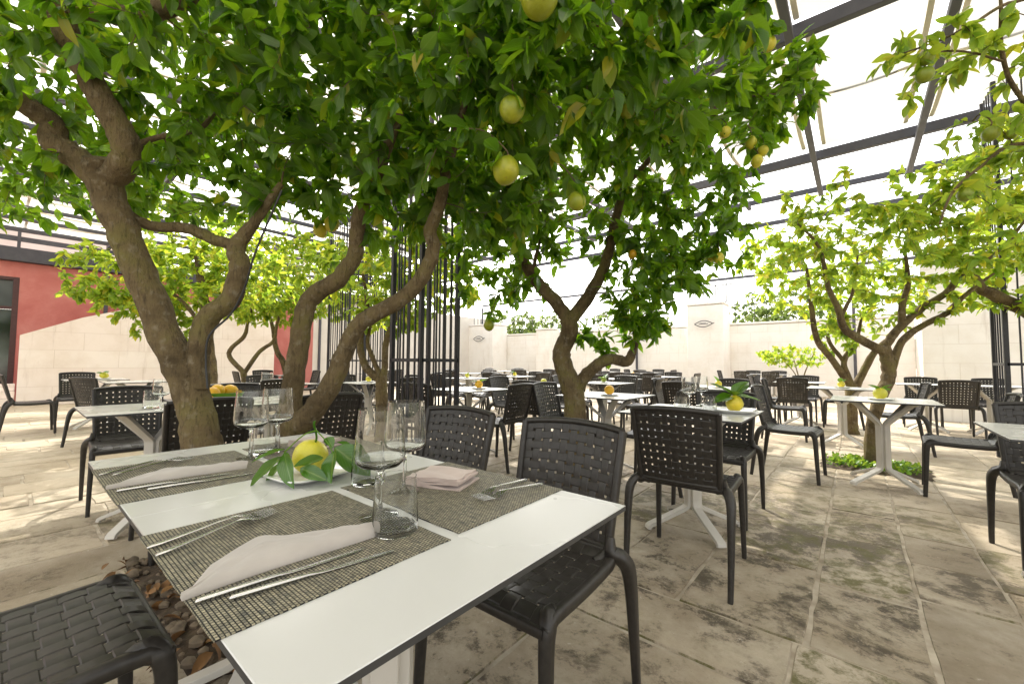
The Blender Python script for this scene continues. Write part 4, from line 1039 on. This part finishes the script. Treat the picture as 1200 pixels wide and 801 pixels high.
lf((392, 527), (386, 566), -.06, -.12, .75, .9, .05)
lf((379, 536), (344, 545), -.08, -.11, .50, 1.0, .05)
lf((352, 548), (384, 562), -.09, -.11, .45, .8, .05)
lf((392, 524), (436, 556), -.05, -.04, .62, .8, .1)
lf((383, 512), (390, 523), -.02, -.05, .6, .3, .1)
lf((395, 518), (428, 530), -.02, .02, .5, .2, .2)
lf((332, 540), (310, 566), -.03, -.03, .45, .2, .1)

# middle table: two wine glasses, two tumblers, plate and citron
for k_, px, py, lab in (('wine', 808, 478, 'left wine glass on the middle table'), ('wine', 822, 475, 'right wine glass on the middle table'), ('tumbler', 798, 483, 'left tumbler on the middle table'), ('tumbler', 832, 483, 'right tumbler on the middle table')):
    x_, y_ = loc2(px, py); glass(k_, x_, y_, lab)
cx2, cy2 = loc2(861, 483); plate(cx2, cy2, 'white plate under the yellow citron on the middle table', .2, 1.3)
lemon_thing(cx2, cy2, .746, .050, 'yellow citron with four big leaves on the middle table', 'lemon', [(0, 0, 1.9, -.9, -.5, .8, .17), (0, 0, 1.9, .5, .9, 1.0, .16), (0, 0, 1.9, -.75, -.9, -.15, .15), (0, 0, 1.9, .9, .3, .0, .15), (0, 0, 1.9, .3, -.6, .3, .12)], tilt=.3)
def small_centre(px, py, lab, r=.042, fm='lemon', lv=2, z=.7395, pl=True):
    x_, y_ = V2(px, py, z)
    if pl: plate(x_, y_, 'white plate under the '+lab, random.uniform(0, 1), .9)
    lvs = [(0, 0, 1.5, random.uniform(-1, 1), random.uniform(-1, 1), .25, .10) for _ in range(lv)]
    lemon_thing(x_, y_, z+.007, r, lab, fm, lvs, tilt=random.uniform(.3, 1.4), group='fruit set on the tables')
def tcentre(x, y, lab, **k):
    z = .7395; r = k.pop('r', .042); fm = k.pop('fm', 'lemon'); lv = k.pop('lv', 2)
    plate(x, y, 'white plate under the '+lab, random.uniform(0, 1), .9)
    lvs = [(0, 0, 1.5, random.uniform(-1, 1), random.uniform(-1, 1), .25, .10) for _ in range(lv)]
    lemon_thing(x, y, z+.007, r, lab, fm, lvs, tilt=random.uniform(.3, 1.4), group='fruit set on the tables')
tcentre(-1.80, 3.62, 'single orange on the table by the middle trunk', fm='orange', lv=0, r=.045)
tcentre(.16, 4.85, 'yellow fruit with leaves on the table before the yellow-green tree', r=.05, lv=4)
tcentre(-.15, 6.95, 'green-tipped fruit on the second table by the yellow-green tree', lv=3)
tcentre(-3.35, 3.45, 'lemon with leaf on the table behind the lattice column', fm='orange', lv=2, r=.045)
tcentre(-3.25, 4.6, 'lemon on the table between the column and middle trunk', lv=1)
tcentre(-5.75, 5.6, 'small lemon two rows behind the lattice column', lv=2)
tcentre(-5.8, 7.1, 'small lemon with leaves three rows behind the column', lv=4)
tcentre(-3.0, 5.85, 'greenish lemon with leaves just behind the middle trunk', fm='lime', lv=4)
tcentre(-4.15, 9.6, 'orange on the joined tables below the stubby limb', fm='orange', lv=0)
tcentre(-1.35, 5.75, 'yellow fruit on the table behind the middle wine glasses', lv=1)
tcentre(-9.2, .95, 'lemon with leaves on the far left table', r=.05, lv=4)
tcentre(-5.5, 3.35, 'small lemon on the table under the long limb', lv=1, r=.04)
x_, y_ = loc2(178, 478); glass('tumbler', x_, y_, 'upright tumbler at the end of the table behind the leaning trunk', s_=1.15)
x_, y_ = loc2(188, 480); glass('wine', x_, y_, 'wine glass half hidden by the leaning trunk', s_=.9)
x_, y_ = loc2(313, 452); glass('tumbler', x_, y_, 'large tumbler seen between the two left trees', s_=1.7)
# bowl of lemons
bx, by = -3.62, .98
bowl = MB(); bowl.lathe([(.001, 0), (.06, 0), (.07, .008), (.12, .04), (.145, .07), (.142, .072), (.115, .045), (.06, .014), (.001, .012)], 32)
o = bowl.build('bowl', M['leafherb']); o.location = (bx, by, .7395); tag(o, 'green bowl full of lemons on the table between the two left trees', 'bowl')
for i, (dx, dy, dz, lab) in enumerate(((-.05, -.07, .075, 'lemon at the left rim of the green bowl'), (.03, -.01, .088, 'topmost lemon in the green bowl'), (.0, .075, .08, 'lemon at the right rim of the green bowl'), (.07, -.05, .07, 'lemon at the front of the green bowl'), (-.06, .03, .075, 'lemon at the back of the green bowl'))):
    lt = citrus_mb(.045, 1.15, .14, 20).build('lemon', M['orange']); lt.location = (bx+dx, by+dy, .7395+dz); lt.rotation_euler = (1.4, .3, i*1.3); tag(lt, lab, 'fruit')

# ------------------------------------------------------------------ black lattice columns
def cage(x0, y0, s_, label, H=4.15, nb=4):
    """square column of upright bars; x0,y0 its near corner (max x, min y)"""
    root = thing('lattice_column', label, 'column', (x0-s_/2, y0+s_/2, 0), group='black steel lattice columns')
    h = s_/2
    for sx in (-1, 1):
        for sy in (-1, 1):
            b = MB(); b.box((sx*h, sy*h, H/2), (.04, .04, H), 0, .003); b.build('post', M['blackmetal'], root)
    proto = MB(); proto.box((0, 0, H/2), (.013, .013, H-.02), 0); pm = proto.build('bar', M['blackmetal'], root); me = pm.data; first = True
    for k in range(1, nb+1):
        t = -h+2*h*k/(nb+1)
        for (px, py) in ((t, -h), (t, h), (-h, t), (h, t)):
            o = pm if first else bpy.data.objects.new('bar', me)
            if not first: col.objects.link(o); o.parent = root
            first = False; o.location = (px, py, 0)
    for z in (.12, .45, .52, 1.06, 2.75):
        b = MB()
        for (a, c_, dx, dy) in ((0, -h-.014, s_, .014), (0, h+.014, s_, .014), (-h-.014, 0, .014, s_), (h+.014, 0, .014, s_)):
            b.box((a, c_, z), (dx if dx == s_ else .012, dy if dy == s_ else .012, .03), 0)
        b.build('rail', M['blackmetal'], root)
    return root
p = P(493, 424, 3.65); cage(p.x, p.y, .43, 'black steel lattice column left of centre, behind the foreground chairs')
p = P(408, 424, 8.0); cage(p.x, p.y, .80, 'black steel lattice column farther back between the long bending limbs', nb=8)
p = P(1180, 424, 4.4); cage(p.x+.5, p.y, .5, 'black steel lattice column at the right edge of the photo')

# ------------------------------------------------------------------ pergola and awnings
ZR = 4.15
perg = thing('pergola', 'dark steel pergola frame spanning the whole courtyard overhead', 'pergola', (0, 0, 0))
US = [-.39+1.11*k for k in range(-14, 7)]
VS = [-4.4, -1.4, 1.59, 4.57, 7.55, 9.02, 10.6, 16.6]
for v_ in VS:
    b = MB(); L = US[-1]-US[0]; b.box(((US[-1]+US[0])/2, v_, ZR), (L, .08 if v_ < 8 else .05, .13 if v_ < 8 else .09), 0, .004); b.build('beam', M['beam'], perg)
for u_ in US:
    b = MB(); b.box((u_, (VS[0]+9.02)/2, ZR-.10), (.07, 9.02-VS[0], .07), 0, .003); b.build('rafter', M['beam'], perg)
for (u_, v_) in ((-15.9, 1.6), (-15.9, 7.55), (-15.9, 16.6), (6.2, 16.6), (6.2, 7.5), (6.2, 1.6), (-7, 16.6), (0, 16.6)):
    b = MB(); b.box((u_, v_, ZR/2-.06), (.08, .08, ZR-.12), 0, .004); b.build('post', M['beam'], perg)
def awning(u0, u1, v0, v1, k):
    b = MB(); nu, nv = 6, 16; vs = []; z0 = ZR+.085
    for j in range(nv+1):
        t = j/nv
        for i in range(nu+1):
            s_ = i/nu; sag = -.05*math.sin(PI*s_)-.05*abs(math.sin(2*PI*t))
            vs.append((u0+(u1-u0)*s_, v0+(v1-v0)*t, z0+sag+.05))
    b.add(vs, [(j*(nu+1)+i, j*(nu+1)+i+1, (j+1)*(nu+1)+i+1, (j+1)*(nu+1)+i) for j in range(nv) for i in range(nu)])
    root = thing('awning', k, 'awning', (0, 0, 0), group='white fabric awnings laid over the pergola')
    b.build('fabric', M['fabric_dimmed' if (u0 > -1.6 and v0 > 1) else 'fabric'], root, sharp=180)
    for e in (u0+.03, u1-.03):
        b = MB(); b.sweep([(e, v0+(v1-v0)*j/8, z0+.035-.05*abs(math.sin(2*PI*j/8))) for j in range(9)], .022, sec=[(1, .25), (-1, .25), (-1, -.25), (1, -.25)], upv=(1, 0, 0)); b.build('hem', M['hem'], root)
    b = MB(); b.box(((u0+u1)/2, (v0+v1)/2, z0+.03), (u1-u0-.05, .045, .02)); b.build('batten', M['hem'], root)
ci = 0
for iu in range(len(US)-1):
    for iv in range(len(VS)-1):
        v0, v1 = VS[iv], VS[iv+1]; u0, u1 = US[iu], US[iu+1]
        if v0 > 7 and (u0 > -9 or v0 > 12): continue
        if v0 > 7 and random.random() < .5: continue
        if u0 < -10 and v0 > 5: continue
        if u0 < -8 and 1 < v0 < 4 and (iu % 2 == 0): continue
        if -9.5 < u0 < -6 and -1.5 < v0 < 4 and random.random() < .35: continue
        if v0 < -2 and u0 > 0: continue
        rr = 'ABCDEFG'
        au, av = (u0+u1)/2, (v0+v1)/2
        if u0 > -1.6 and 4 < v0 < 5: lab = {0: 'white fabric awning spanning above the lime branch', 1: 'white fabric awning at the upper right corner of the photo'}.get(0 if u0 < 0 else 1, '')
        else: lab = 'pale fabric awning between the pergola beams above the tree crowns'
        if -.5 < u0 < 0 and 4 < v0 < 5: lab = 'white fabric awning left of the lime branch, between two dark beams'
        elif .5 < u0 < 1 and 4 < v0 < 5: lab = 'white fabric awning right of the lime branch, at the photo corner'
        else: lab = 'pale fabric awning between the pergola beams above the tree crowns'
        gp_ = .09 if (u0 > .5 or v0 > 4) else .02
        awning(u0+gp_, u1-gp_, v0+gp_*.7, v1-gp_*.7, lab)

# ------------------------------------------------------------------ walls
WV = 16.75
def wallbox(name, x0, x1, y0, y1, h, m, label, cap=.03, cat='wall'):
    root = thing(name, label, cat, ((x0+x1)/2, (y0+y1)/2, 0)); w_, d_ = x1-x0, y1-y0
    b = MB(); b.box((0, 0, h/2-.02), (w_, d_, h-.04+.04), 0, .012); b.build('wall' if cat == 'wall' else 'shaft', m, root)
    b = MB(); b.box((0, 0, h+.035), (w_+.06, d_+.06, .07), 0, .012); b.build('coping', m, root)
    return root
wallbox('stone_wall', -17.5, -4.65, WV, WV+.35, 2.45, M['blocks_x'], 'long pale limestone wall closing the courtyard left of the emblem pillar')
wallbox('stone_wall', -3.6, 1.35, WV-.02, WV+.33, 2.45, M['blocks_x'], 'pale limestone wall between the emblem pillar and right pillar, bright in the sun')
wallbox('stone_wall', 1.0, 9.0, 11.2, 11.55, 3.05, M['blocks_x'], 'high pale block wall with wide courses at the right edge')
b = MB()
pil = wallbox('stone_pillar', -4.72, -3.50, 15.75, WV-.03, 3.15, M['pillar'], 'smooth white stone pillar with small fish emblem in the middle of the wall', cat='pillar')
pil2 = wallbox('stone_pillar', -16.4, -14.2, 15.6, WV-.03, 2.95, M['pillar'], 'white stone pillar with fish emblem at the left end of the wall', cat='pillar')
pil3 = wallbox('stone_pillar', -11.9, -10.9, 16.2, WV-.03, 2.6, M['blocks_x'], 'shallow stone pier in the wall behind the middle tree', cat='pillar')
# return wall between the high right wall and the back wall
wallbox('stone_wall', 1.36, 1.66, 11.56, WV-.03, 2.45, M['blocks_y'], 'short return wall running back beside the high right wall')
def emblem(root, x, y, z, w_):
    b = MB(); n = 30
    up_ = [(x-w_/2+w_*i/n, y, z+.18*w_*math.sin(PI*i/n)) for i in range(n+1)]; dn = [(x-w_/2+w_*.96*i/n, y, z-.18*w_*math.sin(PI*i/n)) for i in range(n+1)]
    b.sweep(up_, w_*.022, 6); b.sweep(dn, w_*.022, 6)
    b.box((x-.02*w_, y, z), (w_*.5, .01, w_*.035)); b.box((x-.02*w_, y, z+.05*w_), (w_*.3, .01, w_*.02))
    b.sweep([(x+w_*.5, y, z), (x+w_*.56, y, z+.05*w_)], w_*.02, 5)
    b.build('emblem', M['blackmetal'], root)
emblem(pil, 0, -.62, 2.45, .62)
emblem(pil2, .25, -.72, 2.25, .75)
hi = [o for o in bpy.data.objects if o.get('label', '').startswith('high pale block')][0]
emblem(hi, -2.4, -.19, 2.25, .7)
# steel brackets on the pillar
for root, zz, xs in ((pil, 3.22, (-.35, .05, .40)), (pil2, 3.02, (-.5, 0, .5))):
    b = MB()
    for x_ in xs:
        b.sweep([(x_, -.3, zz-.02), (x_, -.3, zz+.55)], .016, 6); b.sweep([(x_+.28, -.3, zz-.02), (x_+.28, -.3, zz+.75)], .016, 6); b.sweep([(x_, -.3, zz), (x_+.28, -.3, zz)], .016, 6)
    b.sweep([(-.9, -.3, zz+.55), (1.0, -.3, zz+.62)], .018, 6)
    b.build('bracket', M['blackmetal'], root)
# fence rods on the wall
fence = thing('rod_fence', 'thin black rods standing on top of the long stone wall', 'fence', (-9.5, WV+.17, 2.5))
b = MB()
for k in range(24): b.sweep([(-7.5+k*.62, 0, -.01), (-7.5+k*.62, 0, .75)], .013, 5)
b.sweep([(-7.6, 0, .7), (7.2, 0, .7)], .013, 5); b.build('rods', M['blackmetal'], fence)

# sloping stair wall at left
sw = thing('stair_wall', 'pale block parapet wall with sloping top in front of the red building', 'wall', (0, 0, 0))
X = -14.3; prof = [(.10, 0), (.10, 1.58), (1.05, 2.05), (2.05, 2.42), (3.2, 2.62), (5.35, 2.62), (5.35, 0)]
b = MB(); n = len(prof); vs = [(X, y_, z) for y_, z in prof]+[(X-.35, y_, z) for y_, z in prof]
b.add(vs, [tuple(range(n-1, -1, -1)), tuple(range(n, 2*n))]+[(i, (i+1) % n, n+(i+1) % n, n+i) for i in range(n)])
b.build('wall', M['blocks_y'], sw, sharp=20)
for k in range(3):
    b = MB(); b.box((X-.6, -.35-.32*k*0+.0, .08+.16*k), (1.0-.3*k, .85, .155), 0, .01); b.build('step', M['blocks_y'], sw)
# red building
rb = thing('red_building', 'red plastered building with roof terrace at far left', 'building', (0, 0, 0))
X = -15.9
b = MB(); b.box((X-.2, 3.675, 1.72), (.4, 7.25, 3.44)); b.box((X-.2, -3.68, 1.72), (.4, 5.6, 3.44)); b.box((X-.2, -.415, 3.25), (.398, .93, .38)); b.build('wall', M['plaster'], rb)
b = MB(); b.box((X-.22, 12.3, 1.72), (.4, 10.0, 3.44)); b.build('wall', M['whitewall'], rb)
dr = MB()
for (yy, zz, dy, dz) in ((0, 1.53, .10, 3.06), (-.83, 1.53, .06, 3.06), (-.415, 3.02, .73, .08), (-.415, 2.3, .73, .07), (-.415, .1, .73, .2)): dr.box((X-.05, yy, zz), (.12, dy, dz), 0, .004)
door = dr.build('door', M['darkframe'], rb)
b = MB(); b.box((X-.1, -.415, 1.23), (.02, .73, 2.06)); b.box((X-.1, -.415, 2.66), (.02, .73, .64)); b.build('pane', M['pane'], door)
b = MB(); b.box((X-.05, 1.5, 3.62), (.36, 16, .34), 0, .01); b.build('fascia', M['beam'], rb)
rl = MB()
for z in (3.98, 4.22): rl.box((X+.02, 1.5, z), (.05, 16, .05))
for k in range(13): rl.box((X+.02, -5+k*1.25, 4.03), (.052, .06, .5))
rl.build('railing', M['beam'], rb)
b = MB(); b.box((X-4, -3.5, 5.3), (.3, 11, 3.6)); b.build('upper_wall', M['plaster'], rb)
b = MB(); b.box((X-3.6, -1.0, 4.75), (.1, 9, 1.0)); b.build('parapet', M['whitewall'], rb)
sg = MB()
for k in range(8): sg.box((X+.05, 2.0+k*.16, 2.25), (.05, .05, 1.1))
sg.box((X+.05, 2.56, 2.8), (.06, 1.3, .06)); sg.box((X+.05, 2.56, 1.7), (.06, 1.3, .06)); sg.build('window_grille', M['darkframe'], rb)

# hills at the horizon
b = MB(); n = 60
vs = []
for i in range(n+1):
    a = -.6*PI+i/n*1.6*PI; vs += [(160*math.cos(a+PI/2), 160*math.sin(a+PI/2), -2), (170*math.cos(a+PI/2), 170*math.sin(a+PI/2), 7+3*math.sin(i*.7)+2*math.sin(i*1.9))]
b.add(vs, [(2*i, 2*i+2, 2*i+3, 2*i+1) for i in range(n)]); o = b.build('hills', M['hill']); tag(o, kind='structure')
print('objects', len(bpy.data.objects), 'chairs', sum(1 for o in bpy.data.objects if o.name.startswith('woven_chair')))
